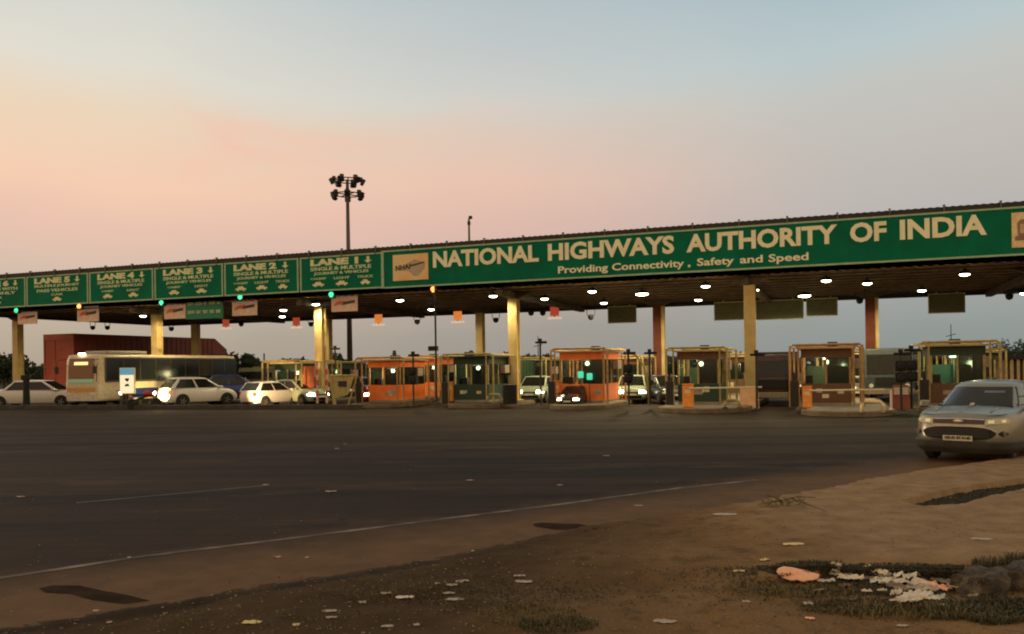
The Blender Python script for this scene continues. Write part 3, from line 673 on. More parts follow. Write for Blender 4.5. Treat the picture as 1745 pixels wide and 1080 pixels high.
# ------------------------------------------------------------------ booths
def booth(px, d, label, pan, band, fr, gtop=True, tube=M['tube'], w_=2.0, l_=3.0, hgt=2.45, green=False, span=3.4):
    e = pd(px, 650, d)[0]
    s = thing('toll_booth', label, 'toll booth', W(e, d, .225), PR, 'toll booths on the islands')
    x0, x1, y0, y1 = -w_/2, w_/2, 0, l_
    mb = MB(); mb.bx((x0, y0, 0), (x1, y1, .12)); mb.build('plinth', M['conc'], s)
    mb = MB()
    for a, b in (((x0, y0, .12), (x1, y0+.05, .95)), ((x0, y1-.05, .12), (x1, y1, .95)), ((x0, y0+.05, .12), (x0+.05, y1-.05, .95)), ((x1-.05, y0+.05, .12), (x1, y1-.05, .95))): mb.bx(a, b)
    mb.build('lower_panel', pan, s)
    mb = MB()
    for x in (x0+.04, x1-.04):
        for y in (y0+.04, y0+l_*.5, y1-.04):
            mb = MB(); mb.bx((x-.04, y-.04, .953), (x+.04, y+.04, hgt-.42)); mb.build('post', fr, s)
    mb = MB(); mb.bx((-.04, y0, .953), (.04, y0+.08, hgt-.42)); mb.build('post', fr, s)
    for k, (a, b) in enumerate((((x0+.08, y0+.03, .96), (-.04, y0+.05, hgt-.42)), ((.04, y0+.03, .96), (x1-.08, y0+.05, hgt-.42)), ((x1-.05, y0+.1, .96), (x1-.03, y0+l_*.5-.05, hgt-.42)), ((x1-.05, y0+l_*.5+.05, .96), (x1-.03, y1-.1, hgt-.42)), ((x0+.03, y0+.1, .96), (x0+.05, y0+l_*.5-.05, hgt-.42)))):
        if k == 0: continue
        mb = MB(); mb.bx(a, b); mb.build('window', mat('pane', (.03, .05, .045), .1, trans=.75, spec=.7), s)
    mb = MB(); mb.bx((x0-.02, y0-.02, hgt-.42), (x1+.02, y1+.02, hgt-.06)); mb.build('name_band', band, s)
    mb = MB(); mb.bx((x0-.2, y0-.25, hgt-.06), (x1+.2, y1+.2, hgt+.03)); mb.build('roof', M['cream_panel'] if not green else M['green_panel'], s, bevel=.02)
    mb = MB(); mb.bx((x0+.1, y0+.5, .8), (x0+.6, y1-.5, .9)); mb.bx((x0+.15, y0+.7, .9), (x0+.45, y0+1.1, 1.3)); mb.build('counter', M['dark'], s)
    mb = MB(); mb.bx((x0+.15, y1-.3, .14), (x1-.15, y1-.1, 1.7)); mb.build('cabinet', M['green_panel'], s)
    mb = MB(); mb.bx((-.12, y0+.5, hgt-.5), (.02, y0+1.5, hgt-.45)); mb.build('ceiling_tube', tube, s)
    rb = random.Random(px)
    for k in range(3):
        x = rb.uniform(x0+.2, x1-.5); z = rb.uniform(.3, .6)
        mb = MB(); mb.bx((x, y0-.015, z), (x+rb.uniform(.2, .4), y0-.003, z+rb.uniform(.15, .28))); mb.build('notice', (M['paper'], M['cream'], M['dull'], M['yscrap'])[rb.randrange(4)], s)
    mb = MB(); mb.box((x1+.2, y0+1.2+rb.random(), hgt-.7), (.3, .7, .45)); mb.build('air_conditioner', M['dull'], s, bevel=.02)
    mb = MB(); mb.box((rb.uniform(-.6, .6), y0+.6, hgt+.14), (.4, .4, .22)); mb.build('roof_box', M['dark'], s)
    mb = MB(); mb.box((x0-.28, y0-.5, .55), (.34, .3, 1.1)); mb.box((x0-.28, y0-.5, 1.25), (.12, .1, .4)); mb.build('card_reader', M['dark'], s, bevel=.02)
    l = bpy.data.lights.new('tube_light', 'POINT'); l.energy = 90; l.color = (.6, 1, .5) if tube is M['gtube'] else (1, .88, .42); l.shadow_soft_size = .1
    lo_ = bpy.data.objects.new('tube_light', l); col.objects.link(lo_); lo_.parent = s; lo_.location = (0, y0+1, hgt-.62)
    # pipe guard frame round the booth
    mb = MB(); g = span/2
    for y in (y0-.55, y1+.3):
        mb.tube([(-g, y, -.02), (-g, y, hgt+.0), (-g+.12, y, hgt+.12), (g-.12, y, hgt+.12), (g, y, hgt+.0), (g, y, -.02)], .05, 8)
        mb.tube([(-g, y, .95), (-w_/2-.03, y, .95)], .035, 6)
        mb.tube([(-w_/2-.1, y, -.02), (-w_/2-.1, y, hgt+.1)], .04, 6); mb.tube([(w_/2+.1, y, -.02), (w_/2+.1, y, hgt+.1)], .04, 6)
    for x in (-g, g):
        mb.tube([(x, y0-.55, hgt+.05), (x, y1+.3, hgt+.05)], .045, 8)
    mb.build('guard_frame', fr, s)
    return s
tl = M['tube']
booth(490, .9, 'yellow green booth behind the barrier clutter left of the high mast', M['yframe'], M['green_panel'], M['yframe'], w_=1.8, span=2.8, hgt=2.3)
booth(655, -.6, 'orange booth with red car in front, right of the high mast', M['orange_panel'], M['orange_panel'], M['oframe'], span=3.0, hgt=2.35)
booth(728, 6.5, 'orange narrow booth seen behind the camera pole', M['orange_panel'], M['orange_panel'], M['oframe'], w_=1.6, span=2.2, hgt=2.5)
booth(803, -.3, 'dark green booth left of the mid yellow column', M['green_panel'], M['green_panel'], M['yframe'], green=True, span=3.0, hgt=2.45)
booth(992, -.9, 'bright orange booth with green lit windows', M['orange_panel'], M['orange_panel'], M['oframe'], span=2.9, w_=2.3, hgt=2.6)
booth(1190, -2.2, 'cream framed booth left of the column with the orange pedestal', M['green_panel'], M['brown_panel'], M['yframe'], span=2.75, w_=1.9, hgt=2.5)
booth(1408, -3.2, 'wooden coloured booth between the pedestal column and the right red column', M['brown_panel'], M['brown_panel'], M['oframe'], span=2.9, hgt=2.5)
booth(1632, -3.4, 'cream framed booth with a green tube light behind the silver SUV', M['brown_panel'], M['green_panel'], M['yframe'], tube=M['gtube'], span=2.9, hgt=2.5)
# second rank of booths deeper in the plaza
for px, d, lb, pn in ((1060, 8.5, 'brown booth deep behind the bright orange one', M['brown_panel']), (900, 9, 'dark booth deep behind the trash drum', M['green_panel']), (1240, 9, 'dark booth deep behind the small pale hoop', M['brown_panel']), (1440, 7, 'dark booth deep beside the right red column', M['green_panel']), (1660, 8, 'dark booth deep behind the SUV roof', M['green_panel']), (560, 10, 'dark booth deep behind the doubled columns', M['green_panel'])):
    booth(px, d, lb, pn, pn, M['yframe'], hgt=2.3, span=2.8)
# green lit screens in the orange booth windows
for i, (px, py) in enumerate(((997, 638), (1012, 641))):
    e, z = pd(px, py, -.35)
    mb = MB(); mb.box((0, 0, 0), (.3, .1, .34)); o = mb.build('lane_display', M['gscreen'], loc=W(e, -1.15, z), rz=PR, bevel=.06)
    tag(o, 'green lit display at the window of the bright orange booth, '+('left one' if i == 0 else 'right one'), 'display')
    mb = MB(); mb.tube([(0, 0, -.17), (0, 0, .225-z)], .02, 6); mb.build('stem', M['dark'], o)

# ------------------------------------------------------------------ masts and poles
def mast(px, ytop, Y, label):
    p = gX(px, Y); e0 = toed(p)
    zt = pY(px, ytop, Y).z
    s = thing('high_mast_light', label, 'light mast', p)
    mb = MB(); mb.tube([(0, 0, 0), (0, 0, zt*.5), (0, 0, zt)], .26, 14, .13); mb.build('mast', M['mast'], s, smooth=True)
    for zz, ph in ((zt-.05, .3), (zt-1.25, .7)):
        mb = MB()
        ring = [(1.15*math.cos(a*PI/8), 1.15*math.sin(a*PI/8), zz) for a in range(17)]
        mb.tube(ring, .05, 6)
        for k in range(4): a = k*PI/2+ph; mb.tube([(0, 0, zz), (1.15*math.cos(a), 1.15*math.sin(a), zz)], .05, 6)
        mb.build('lamp_ring', M['dark'], s)
        for k in range(6):
            a = k*PI/3+ph; x, y = 1.3*math.cos(a), 1.3*math.sin(a)
            mb = MB(); mb.box((x, y, zz-.12), (.3, .5, .5), rz=a, ry=.5); mb.box((x*.86, y*.86, zz+.1), (.3, .3, .4), rz=a); mb.build('floodlight', M['dark'], s, bevel=.05)
mast(597, 306, 72, 'tall mast with two rings of floodlights rising behind the canopy')
# lean of the mast foot is small: second lamp pole
e_, zt = pd(799, 372, 8); p = W(e_, 8, 8.5); zt -= 8.5
s = thing('lamp_pole', 'slim lamp pole with a short head standing on the canopy roof', 'lamp post', p)
mb = MB(); mb.tube([(0, 0, 0), (0, 0, zt)], .08, 10, .06); mb.build('pole', M['mast'], s)
mb = MB(); mb.box((.1, 0, zt+.06), (.24, .2, .2)); mb.box((.0, 0, zt-.3), (.2, .15, .25)); mb.build('lamp_head', M['dark'], s, bevel=.04)

def signal_post(px, ybase, ytop, label, arms=True, body=True, Y=None, r=.05, body_h=(1.0, 1.9)):
    p = pz(px, ybase, .2) if Y is None else gX(px, Y, .2)
    zt = pY(px, ytop, p.y).z-.2
    s = thing('signal_post', label, 'signal post', p, PR, 'dark signal posts on the island noses')
    mb = MB(); mb.tube([(0, 0, 0), (0, 0, zt)], r, 8); mb.lathe([(.16, 0), (.16, .03), (.06, .05)], n=10); mb.build('post', M['dark'], s)
    if arms:
        mb = MB(); mb.box((.14, 0, zt-.15), (.4, .1, .12)); mb.box((-.1, 0, zt-.15), (.3, .1, .1)); mb.box((0, 0, zt-.06), (.16, .14, .2)); mb.build('camera_head', M['black'], s, bevel=.02)
    if body:
        a, b = body_h
        mb = MB(); mb.box((0, 0, b-.18), (.42, .26, .4)); mb.box((0, 0, b-.62), (.42, .26, .4)); mb.tube([(0, -.13, b-.18), (0, -.28, b-.18)], .13, 10); mb.tube([(0, -.13, b-.62), (0, -.28, b-.62)], .13, 10); mb.build('signal_head', M['black'], s, bevel=.03)
    return s
signal_post(705, 692, 600, 'dark signal post with cross arms in front of the left orange booth')
signal_post(922, 690, 578, 'dark post with a forked top right of the mid yellow column', body=False)
signal_post(1072, 692, 596, 'dark signal post beside the car with bright headlights')
signal_post(1108, 690, 596, 'dark post touching the first red column', body=False)
signal_post(1290, 697, 598, 'dark post with an arm right of the orange pedestal', body=False)
signal_post(1536, 700, 596, 'brown topped post in front of the far truck left of the SUV')
signal_post(1554, 697, 590, 'dark post with pale head right of the truck', body=True)
for px, d, lb in ((672, .8, 'short dark stub on the roof of the left orange booth'), (803, .8, 'short dark stub on the roof of the dark green booth')):
    e_, zt = pd(px, 597, d); s = thing('roof_stub', lb, 'vent pipe', W(e_, d, 2.6), PR)
    mb = MB(); mb.tube([(0, 0, 0), (0, 0, max(.35, zt-2.6))], .1, 8); mb.build('pipe', M['dark'], s)
    mb = MB(); mb.tube([(0, 0, .3), (0, 0, .36)], .14, 8); mb.build('cap', M['black'], s)
signal_post(1627, 690, 593, 'dark post with small box above the cream booth behind the SUV', body=False)
signal_post(451, 684, 602, 'thin dark post right of the blue car', arms=False, body=False, Y=56)
signal_post(572, 684, 590, 'dark post with camera left of the high mast', Y=52, body=False)
# camera pole right below red signal
p = pz(744, 688, .2); zt = ZS
s = thing('camera_pole', 'tall thin dark pole under the red signal carrying a camera', 'pole', p, PR)
mb = MB(); mb.tube([(0, 0, 0), (0, 0, zt-.2)], .055, 8); mb.lathe([(.2, 0), (.2, .04), (.06, .06)], n=10); mb.build('pole', M['dark'], s)
mb = MB(); zc_ = pY(740, 520, p.y).z; mb.box((-.2, 0, zc_), (.7, .2, .2), ry=.35); mb.box((-.25, 0, zc_-.55), (.5, .3, .12)); mb.tube([(0, 0, zc_+.1), (-.2, 0, zc_+.1)], .03, 6); mb.build('camera', M['black'], s, bevel=.02)
mb = MB(); zc_ = pY(744, 600, p.y).z; mb.box((-.15, 0, zc_), (.5, .25, .25)); mb.build('junction_box', M['black'], s, bevel=.02)
# curved pipe next to post at 1080
p = pz(1106, 690, .2)
s = thing('curved_pipe', 'curved olive pipe arching left of the first red column', 'pipe', p, PR)
mb = MB(); mb.tube([(0, 0, 0), (-.05, 0, 1.1), (-.25, 0, 1.9), (-.6, 0, 2.35), (-1.0, 0, 2.5)], .055, 8); mb.build('pipe', M['yframe'], s, smooth=True)
# antennas
for px, yt, yb, Y, lb in ((1622, 552, 640, 70, 'thin far antenna above the booth behind the SUV'), (918, 572, 640, 75, 'thin far antenna right of the mid yellow column')):
    p = gX(px, Y); zt = pY(px, yt, Y).z
    s = thing('antenna', lb, 'antenna', p); mb = MB(); mb.tube([(0, 0, 0), (0, 0, zt)], .07, 6, .03); mb.build('rod', M['mast'], s)
    mb = MB(); mb.tube([(-.4, 0, zt*.8), (.4, 0, zt*.84)], .03, 6); mb.build('crossbar', M['dark'], s)

# ------------------------------------------------------------------ bollards, drums, rails, arms
def orange_post(px, yb, yt, w_, label, top=M['orangep']):
    p = pz(px, yb, .225); h_ = pY(px, yt, p.y).z-.225; ww = w_/F*p.y
    s = thing('barrier_machine', label, 'barrier gate', p, PR, 'orange barrier machines')
    mb = MB(); mb.box((0, 0, h_/2), (ww, ww, h_)); mb.build('housing', M['orangep'], s, bevel=.05)
    mb = MB(); mb.box((0, 0, h_+.03), (ww*1.05, ww*1.05, .05)); mb.build('cap', M['orange'], s)
    mb = MB(); mb.box((0, -ww/2-.003, h_*.72), (ww*.6, .01, h_*.16)); mb.build('reflector', M['cream'], s)
    return s, h_
s, h_ = orange_post(1173, 694, 656, 17, 'orange barrier machine at the cream framed booth, arm reaching to the pedestal')
mb = MB(); mb.tube([(.1, -.3, h_*.86), (3.1, -.3, h_*.9)], .035, 8); mb.build('arm', M['cream'], s)
s, h_ = orange_post(1376, 695, 660, 15, 'orange barrier machine at the wooden coloured booth')
mb = MB(); mb.tube([(.1, -.3, h_*.86), (2.9, -.3, h_*.9)], .035, 8); mb.build('arm', M['cream'], s)
orange_post(770, 684, 652, 13, 'slim orange barrier machine in front of the dark green booth')
orange_post(950, 684, 650, 15, 'amber barrier machine at the left corner of the bright orange booth')
orange_post(1602, 690, 660, 20, 'orange barrier machine beside the SUV windscreen')
p = pz(1277, 697.5, 0)
s = thing('column_pedestal', 'orange painted concrete block in front of the tall yellow column', 'crash block', p, PR)
mb = MB(); mb.add([(-.42, -.4, 0), (.42, -.4, 0), (.42, .4, 0), (-.42, .4, 0), (-.36, -.34, 1.02), (.36, -.34, 1.02), (.36, .34, 1.02), (-.36, .34, 1.02)], [(0, 1, 2, 3), (4, 5, 6, 7), (0, 1, 5, 4), (1, 2, 6, 5), (2, 3, 7, 6), (3, 0, 4, 7)]); mb.build('block', M['ped'], s, bevel=.06)
mb = MB(); mb.box((0, -.43, .12), (.7, .03, .16)); mb.build('reflector_strip', M['cream'], s)
def hoop(px, yb, w_, h_, label, m):
    p = pz(px, yb, .225); s = thing('guard_hoop', label, 'guard rail', p, PR, 'pipe guard hoops')
    k = p.y/F; W_ = w_*k/2; Hh = h_*k
    mb = MB(); mb.tube([(-W_, 0, 0), (-W_, 0, Hh-.12), (-W_+.1, 0, Hh), (W_-.1, 0, Hh), (W_, 0, Hh-.12), (W_, 0, 0)], .06, 8); mb.build('hoop', m, s, smooth=True)
    mb = MB(); mb.box((-W_, 0, .015), (.22, .22, .03)); mb.box((W_, 0, .015), (.22, .22, .03)); mb.build('base_plate', M['dark'], s)
pipe = mat('cream_pipe', (.72, .56, .28), .5)
hoop(1487, 704, 34, 19, 'cream pipe hoop at the island nose left of the SUV', pipe)
hoop(842, 687, 24, 15, 'pale pipe hoop left of the black drum', M['yframe'])
hoop(1248, 695, 24, 13, 'small pale hoop left of the orange pedestal', M['yframe'])
p = pz(869, 688, .2)
s = thing('trash_drum', 'black drum at the foot of the mid yellow column', 'drum', p)
mb = MB(); mb.lathe([(.36, 0), (.37, .02), (.36, .3), (.38, .32), (.36, .34), (.36, .62), (.38, .64), (.36, .66), (.36, .95), (.33, .95), (.33, .85)], n=20); mb.build('drum', M['black'], s)
mb = MB(); mb.lathe([(.38, .93), (.39, .97), (.36, .99)], n=20); mb.build('rim', M['dark'], s)
p = pz(42, 697, 0)+Vector((0, .2, .24))
s = thing('dark_bollard', 'thick dark post in front of the leftmost white car', 'bollard', p)
mb = MB(); mb.tube([(0, 0, 0), (0, 0, 1.5)], .2, 12, .18); mb.build('post', M['black'], s)
mb = MB(); mb.box((0, 0, 1.62), (.5, .3, .3)); mb.build('head', M['black'], s, bevel=.04)
# lit advert pillar
p = gX(218, 48.6)
s = thing('advert_pillar', 'lit white advert panel with blue top on a post beside the bus', 'sign', p)
mb = MB(); mb.box((0, 0, .45), (.14, .12, .9)); mb.box((0, 0, .03), (.5, .4, .06)); mb.build('post', M['dark'], s)
mb = MB(); mb.box((0, 0, 1.6), (.86, .16, 1.5)); mb.build('case', M['cream'], s, bevel=.03)
mb = MB(); mb.bx((-.39, -.095, .9), (.39, -.083, 1.93)); mb.build('lit_face', M['adlit'], s)
mb = MB(); mb.bx((-.39, -.095, 1.95), (.39, -.083, 2.3)); mb.build('blue_header', M['adblue'], s)
mb = MB(); mb.prism([(-.12, 1.75), (.14, 1.75), (.1, 1.6), (.02, 1.55), (-.08, 1.62)], -.105, -.098); mb.prism([(-.1, 1.4), (.08, 1.45), (.15, 1.3), (-.14, 1.28)], -.105, -.098); mb.build('print_mark', M['dark'], s)
# clutter at the foot of the doubled columns: chevron poles, blue machine, white tub
for i, (px, c) in enumerate(((541, 'paint_pole'), (557, 'paint_pole'))):
    p = gX(px, 47.6, .2)
    s = thing('striped_pole', ('left' if i == 0 else 'right')+' one of two red and white poles before the doubled yellow columns', 'pole', p)
    mb = MB(); mb.tube([(0, 0, 0), (0, 0, 2.3)], .07, 8); mb.build('pole', mat('pink_white', (.6, .42, .38), .5), s)
    for z in (.4, 1.0, 1.6): 
        mb = MB(); mb.tube([(0, 0, z), (0, 0, z+.3)], .074, 8); mb.build('red_band', M['red'], s)
p = gX(585, 46.2, .0)
s = thing('yellow_hopper', 'pale yellow crash panel on slanted legs left of the high mast foot', 'barrier', p, PR)
mb = MB(); mb.tube([(-.8, 0, 1.75), (.9, 0, 1.75), (.25, 0, .0)], .06, 8); mb.tube([(-.8, 0, 1.75), (-.5, 0, .0)], .09, 8); mb.build('pipe_frame', M['yframe'], s)
mb = MB(); mb.add([(-.72, -.03, 1.7), (.7, -.03, 1.7), (.3, -.03, .7), (-.5, -.03, .5), (-.72, .03, 1.7), (.7, .03, 1.7), (.3, .03, .7), (-.5, .03, .5)], [(0, 1, 2, 3), (7, 6, 5, 4), (0, 4, 5, 1), (1, 5, 6, 2), (2, 6, 7, 3), (3, 7, 4, 0)]); mb.build('panel', M['yframe'], s)
mb = MB(); mb.box((0, -.06, 1.3), (.5, .04, .3)); mb.build('dark_plate', M['dark'], s)
p = gX(527, 50.5, 0.2)
s = thing('red_board', 'dark red and yellow board left of the doubled yellow columns', 'board', p, PR)
mb = MB(); mb.box((0, 0, 1.45), (.7, .08, 1.3)); mb.build('panel', mat('brick_board', (.4, .1, .03), .6), s)
mb = MB(); mb.box((-.45, 0, 1.2), (.2, .1, .8)); mb.build('yellow_edge', M['yframe'], s)
mb = MB(); mb.bx((-.2, -.03, 0), (-.14, .03, .8)); mb.bx((.14, -.03, 0), (.2, .03, .8)); mb.build('leg', M['dark'], s)
# twin white tags post near hoop
p = pz(1519, 698, .2)
s = thing('marker_post', 'short pale marker post right of the cream hoop', 'post', p)
mb = MB(); mb.tube([(0, 0, 0), (0, 0, .75)], .05, 8); mb.lathe([(.12, 0), (.12, .03), (.05, .04)], n=10); mb.build('post', M['plastic'], s)
for i, px in enumerate((1529, 1542)):
    p = pz(px, 697, .2)
    s = thing('barricade', ('left' if i == 0 else 'right')+' red and white barricade block before the far truck', 'barricade', p, PR)
    mb = MB(); mb.add([(-.2, -.22, 0), (.2, -.22, 0), (.2, .22, 0), (-.2, .22, 0), (-.15, -.1, .95), (.15, -.1, .95), (.15, .1, .95), (-.15, .1, .95)], [(0, 1, 2, 3), (4, 5, 6, 7), (0, 1, 5, 4), (1, 2, 6, 5), (2, 3, 7, 6), (3, 0, 4, 7)]); mb.build('body', mat('dull_red', (.22, .06, .03), .6), s, bevel=.02)
    mb = MB(); mb.box((0, -.17, .72), (.24, .08, .28)); mb.build('white_panel', M['paper'], s)

# ------------------------------------------------------------------ vehicles
def interp(tab, x):
    for (a, b), (c, d) in zip(tab, tab[1:]):
        if x <= c: return b+(d-b)*max(0, (x-a)/(c-a))
    return tab[-1][1]
class Shell:
    """body whose plan is a rounded box; local +x forward"""
    def __init__(s, L, Wd, prof, zb, n=5.0, taper=((0, .90), (.25, .985), (.55, 1.0), (.85, .97), (1, .90)), flen=((0, .95), (.35, 1.0), (.7, .985), (1, .90)), rlen=((0, .96), (.4, 1.0), (.8, .98), (1, .93))):
        s.L, s.W, s.prof, s.zb, s.n, s.taper, s.fl, s.rl = L, Wd, prof, zb, n, taper, flen, rlen
    def top(s, x): return interp(s.prof, x)
    def pt(s, th, t):
        c, q = math.cos(th), math.sin(th)
        a = s.L/2*(interp(s.fl, t) if c > 0 else interp(s.rl, t)); b = s.W/2*interp(s.taper, t)
        x = a*math.copysign(abs(c)**(2/s.n), c); y = b*math.copysign(abs(q)**(2/s.n), q)
        return x, y
    def build(s, name, m, parent, nt=64):
        ts = [0, .06, .18, .32, .46, .6, .74, .86, .95, 1]
        vs = []; fs = []
        for t in ts:
            for k in range(nt):
                x, y = s.pt(2*PI*(k+.5)/nt, t)
                z = s.zb+t*(s.top(x)-s.zb); vs.append((x, y, z))
        for i in range(len(ts)-1):
            for k in range(nt):
                k2 = (k+1) % nt; fs.append((i*nt+k, i*nt+k2, (i+1)*nt+k2, (i+1)*nt+k))
        base = (len(ts)-1)*nt; ring = [vs[base+k] for k in range(nt)]
        prev = list(range(base, base+nt))
        for sc_, cr in ((.92, .02), (.7, .045), (.4, .055), (.05, .06)):
            cur = []
            for k in range(nt):
                x, y, _ = ring[k]; yy = y*sc_; xx = x*(.985 if sc_ > .9 else (.97 if sc_ > .6 else .96))
                vs.append((xx, yy, s.top(xx)+cr)); cur.append(len(vs)-1)
            for k in range(nt): k2 = (k+1) % nt; fs.append((prev[k], prev[k2], cur[k2], cur[k]))
            prev = cur
        fs.append(tuple(prev)); fs.append(tuple(range(nt-1, -1, -1)))
        mb = MB(); mb.add(vs, fs); return mb.build(name, m, parent, smooth=True)
    def nose(s, y, z, sign=1):
        lo, hi = 0.0, 1.0
        x = s.L/2
        for _ in range(3):
            t = (z-s.zb)/(s.top(sign*x*.97)-s.zb); t = max(0, min(1, t))
            a = s.L/2*interp(s.fl if sign > 0 else s.rl, t); b = s.W/2*interp(s.taper, t)
            x = a*max(.02, 1-min(.999, abs(y)/b)**s.n)**(1/s.n)
        return sign*x
    def strip(s, name, m, parent, ys, zf, off=.012, sign=1, nz=3, th=.02):
        """panel on nose or tail following the surface; zf(y)->(z0,z1)"""
        f = []; bk = []
        for y in ys:
            z0, z1 = zf(y)
            for j in range(nz+1):
                z = z0+(z1-z0)*j/nz; x = s.nose(y, z, sign)
                f.append((x+sign*off, y, z)); bk.append((x-sign*th, y, z))
        n = len(ys); m_ = nz+1; N = n*m_; fs = []
        for i in range(n-1):
            for j in range(nz):
                a = i*m_+j; q = (a, a+1, a+m_+1, a+m_); fs.append(q); fs.append(tuple(N+v for v in reversed(q)))
        rim = [j for j in range(m_)]+[i*m_+nz for i in range(1, n)]+[(n-1)*m_+j for j in range(nz-1, -1, -1)]+[i*m_ for i in range(n-2, 0, -1)]
        for a, b in zip(rim, rim[1:]+rim[:1]): fs.append((a, b, N+b, N+a))
        mb = MB(); mb.add(f+bk, fs); return mb.build(name, m, parent)
def lin_(a, b, n): return [a+(b-a)*i/(n-1) for i in range(n)]
def quad_panel(name, m, parent, q, u0, u1, v0, v1, off=.008):
    """q: 4 corners (bl, br, tr, tl) seen from outside"""
    q = [Vector(v) for v in q]
    n = (q[1]-q[0]).cross(q[3]-q[0]).normalized()
    def P(u, v): return (q[0]*(1-u)+q[1]*u)*(1-v)+(q[3]*(1-u)+q[2]*u)*v
    c = [P(u0, v0), P(u1, v0), P(u1, v1), P(u0, v1)]
    mb = MB(); mb.add([p+n*off for p in c]+[p-n*.01 for p in c], [(0, 1, 2, 3), (7, 6, 5, 4), (0, 4, 5, 1), (1, 5, 6, 2), (2, 6, 7, 3), (3, 7, 4, 0)])
    return mb.build(name, m, parent)
def cabin(parent, paint, xb0, xb1, xt0, xt1, wb, wt, zb, zt, name='cabin'):
    B = [(xb0, -wb, zb), (xb1, -wb, zb), (xb1, wb, zb), (xb0, wb, zb)]
    T = [(xt0, -wt, zt), (xt1, -wt, zt), (xt1, wt, zt), (xt0, wt, zt)]
    mb = MB(); mb.add(B+T, [(3, 2, 1, 0), (4, 5, 6, 7), (0, 1, 5, 4), (1, 2, 6, 5), (2, 3, 7, 6), (3, 0, 4, 7)])
    # crowned roof
    mb.add([(xt0+.05, -wt*.8, zt), (xt1-.05, -wt*.8, zt), (xt1-.05, wt*.8, zt), (xt0+.05, wt*.8, zt), (xt0+.3, -wt*.5, zt+.035), (xt1-.35, -wt*.5, zt+.035), (xt1-.35, wt*.5, zt+.035), (xt0+.3, wt*.5, zt+.035)], [(4, 5, 6, 7), (0, 1, 5, 4), (1, 2, 6, 5), (2, 3, 7, 6), (3, 0, 4, 7)])
    mb.build('roof', paint, parent, bevel=.05, smooth=True)
    g = M['carglass']
    quad_panel('windscreen', g, parent, (B[1], B[2], T[2], T[1]), .06, .94, .06, .93)
    quad_panel('rear_window', g, parent, (B[3], B[0], T[0], T[3]), .08, .92, .1, .9)
    for a, b, c, d in ((B[0], B[1], T[1], T[0]), (B[2], B[3], T[3], T[2])):
        fr = (.07, .48, .52, .93) if a == B[0] else (.07, .48, .52, .93)
        quad_panel('side_window', g, parent, (a, b, c, d), fr[0], fr[1], .08, .88)
        quad_panel('side_window', g, parent, (a, b, c, d), fr[2], fr[3], .08, .88)
def wheel(parent, x, y, r, w_=.2):
    sy = 1 if y > 0 else -1
    mb = MB(); mb.lathe([(r*.62, -w_/2), (r*.9, -w_/2), (r, -w_*.3), (r, w_*.3), (r*.9, w_/2), (r*.62, w_/2)], (x, y, r), 24, 'Y'); o = mb.build('wheel', M['black'], parent, smooth=False)
    mb = MB(); mb.lathe([(r*.6, sy*w_*.46), (r*.58, sy*w_*.36), (r*.2, sy*w_*.42), (.03, sy*w_*.5)], (x, y, r), 24, 'Y')
    for k in range(5):
        a = k*2*PI/5; mb.box((x+math.cos(a)*r*.36, y+sy*w_*.46, r+math.sin(a)*r*.36), (r*.44, .02, r*.12), ry=-a)
    mb.build('rim', M['rim'], o)
def arch(parent, x, y, r):
    sy = 1 if y > 0 else -1
    P = [(x+r*math.cos(a), r*.86+r*math.sin(a)) for a in lin_(-.15, PI+.15, 15)]
    mb = MB(); mb.prism(P, y-.03*sy, y+.004*sy); mb.build('wheel_arch', M['black'], parent)
def hatch(loc, rz, label, paint, L=3.95, Wd=1.7, Hh=1.5, lit=None, sedan=False, tail_lit=False, group=None, scale=1, name='parked_car'):
    s = thing(name, label, 'car', loc, rz, group); s.scale = (scale,)*3
    zb = .24; h2 = L/2
    if sedan: prof = [(-h2, .90), (-h2+.5, .98), (-.9, .98), (.75, .95), (h2-.35, .80), (h2, .66)]
    else: prof = [(-h2, .98), (-.9, .96), (.75, .95), (h2-.45, .82), (h2, .68)]
    sh = Shell(L, Wd, prof, zb, n=6)
    sh.build('body', paint, s)
    xb0 = -h2+(.75 if sedan else .12)
    cabin(s, paint, xb0, h2-.95, xb0+(.7 if sedan else .5), h2-1.92, Wd/2-.06, Wd/2-.2, .93, Hh)
    for x in (-h2+.72, h2-.78):
        for y in (-1, 1): arch(s, x, y*(Wd/2+.002), .37); wheel(s, x, y*(Wd/2-.07), .3, .19)
    for y in (-1, 1):
        ys = lin_(y*.42, y*(Wd/2-.07), 5)
        sh.strip('headlight', lit or M['lens'], s, ys, lambda q: (.58, .74))
        sh.strip('taillight', M['tail'], s, ys[1:] if not sedan else ys, lambda q: (.66, .9), sign=-1)
        mb = MB(); mb.box((h2-1.15, y*(Wd/2+.06), 1.0), (.12, .2, .13)); mb.build('mirror', paint, s, bevel=.03)
    sh.strip('grille', M['black'], s, lin_(-.38, .38, 5), lambda q: (.55, .66))
    sh.strip('bumper_intake', M['black'], s, lin_(-.55, .55, 7), lambda q: (.3, .46))
    sh.strip('number_plate', M['plate'], s, lin_(-.25, .25, 3), lambda q: (.46, .56), off=.02)
    sh.strip('number_plate', M['plate'], s, lin_(-.25, .25, 3), lambda q: (.55, .66), off=.02, sign=-1)
    sh.strip('rear_bumper', M['pdark'], s, lin_(-.7, .7, 7), lambda q: (.26, .34), sign=-1)
    return s
def beam(src, dst, e, size=55, c_=(1, .72, .35), parent=None):
    l = bpy.data.lights.new('headlight_beam', 'SPOT'); l.energy = e; l.color = c_; l.spot_size = math.radians(size); l.spot_blend = .5; l.shadow_soft_size = .08
    o = bpy.data.objects.new('headlight_beam', l); col.objects.link(o); o.location = src; o.rotation_euler = (Vector(src)-Vector(dst)).to_track_quat('Z', 'Y').to_euler()
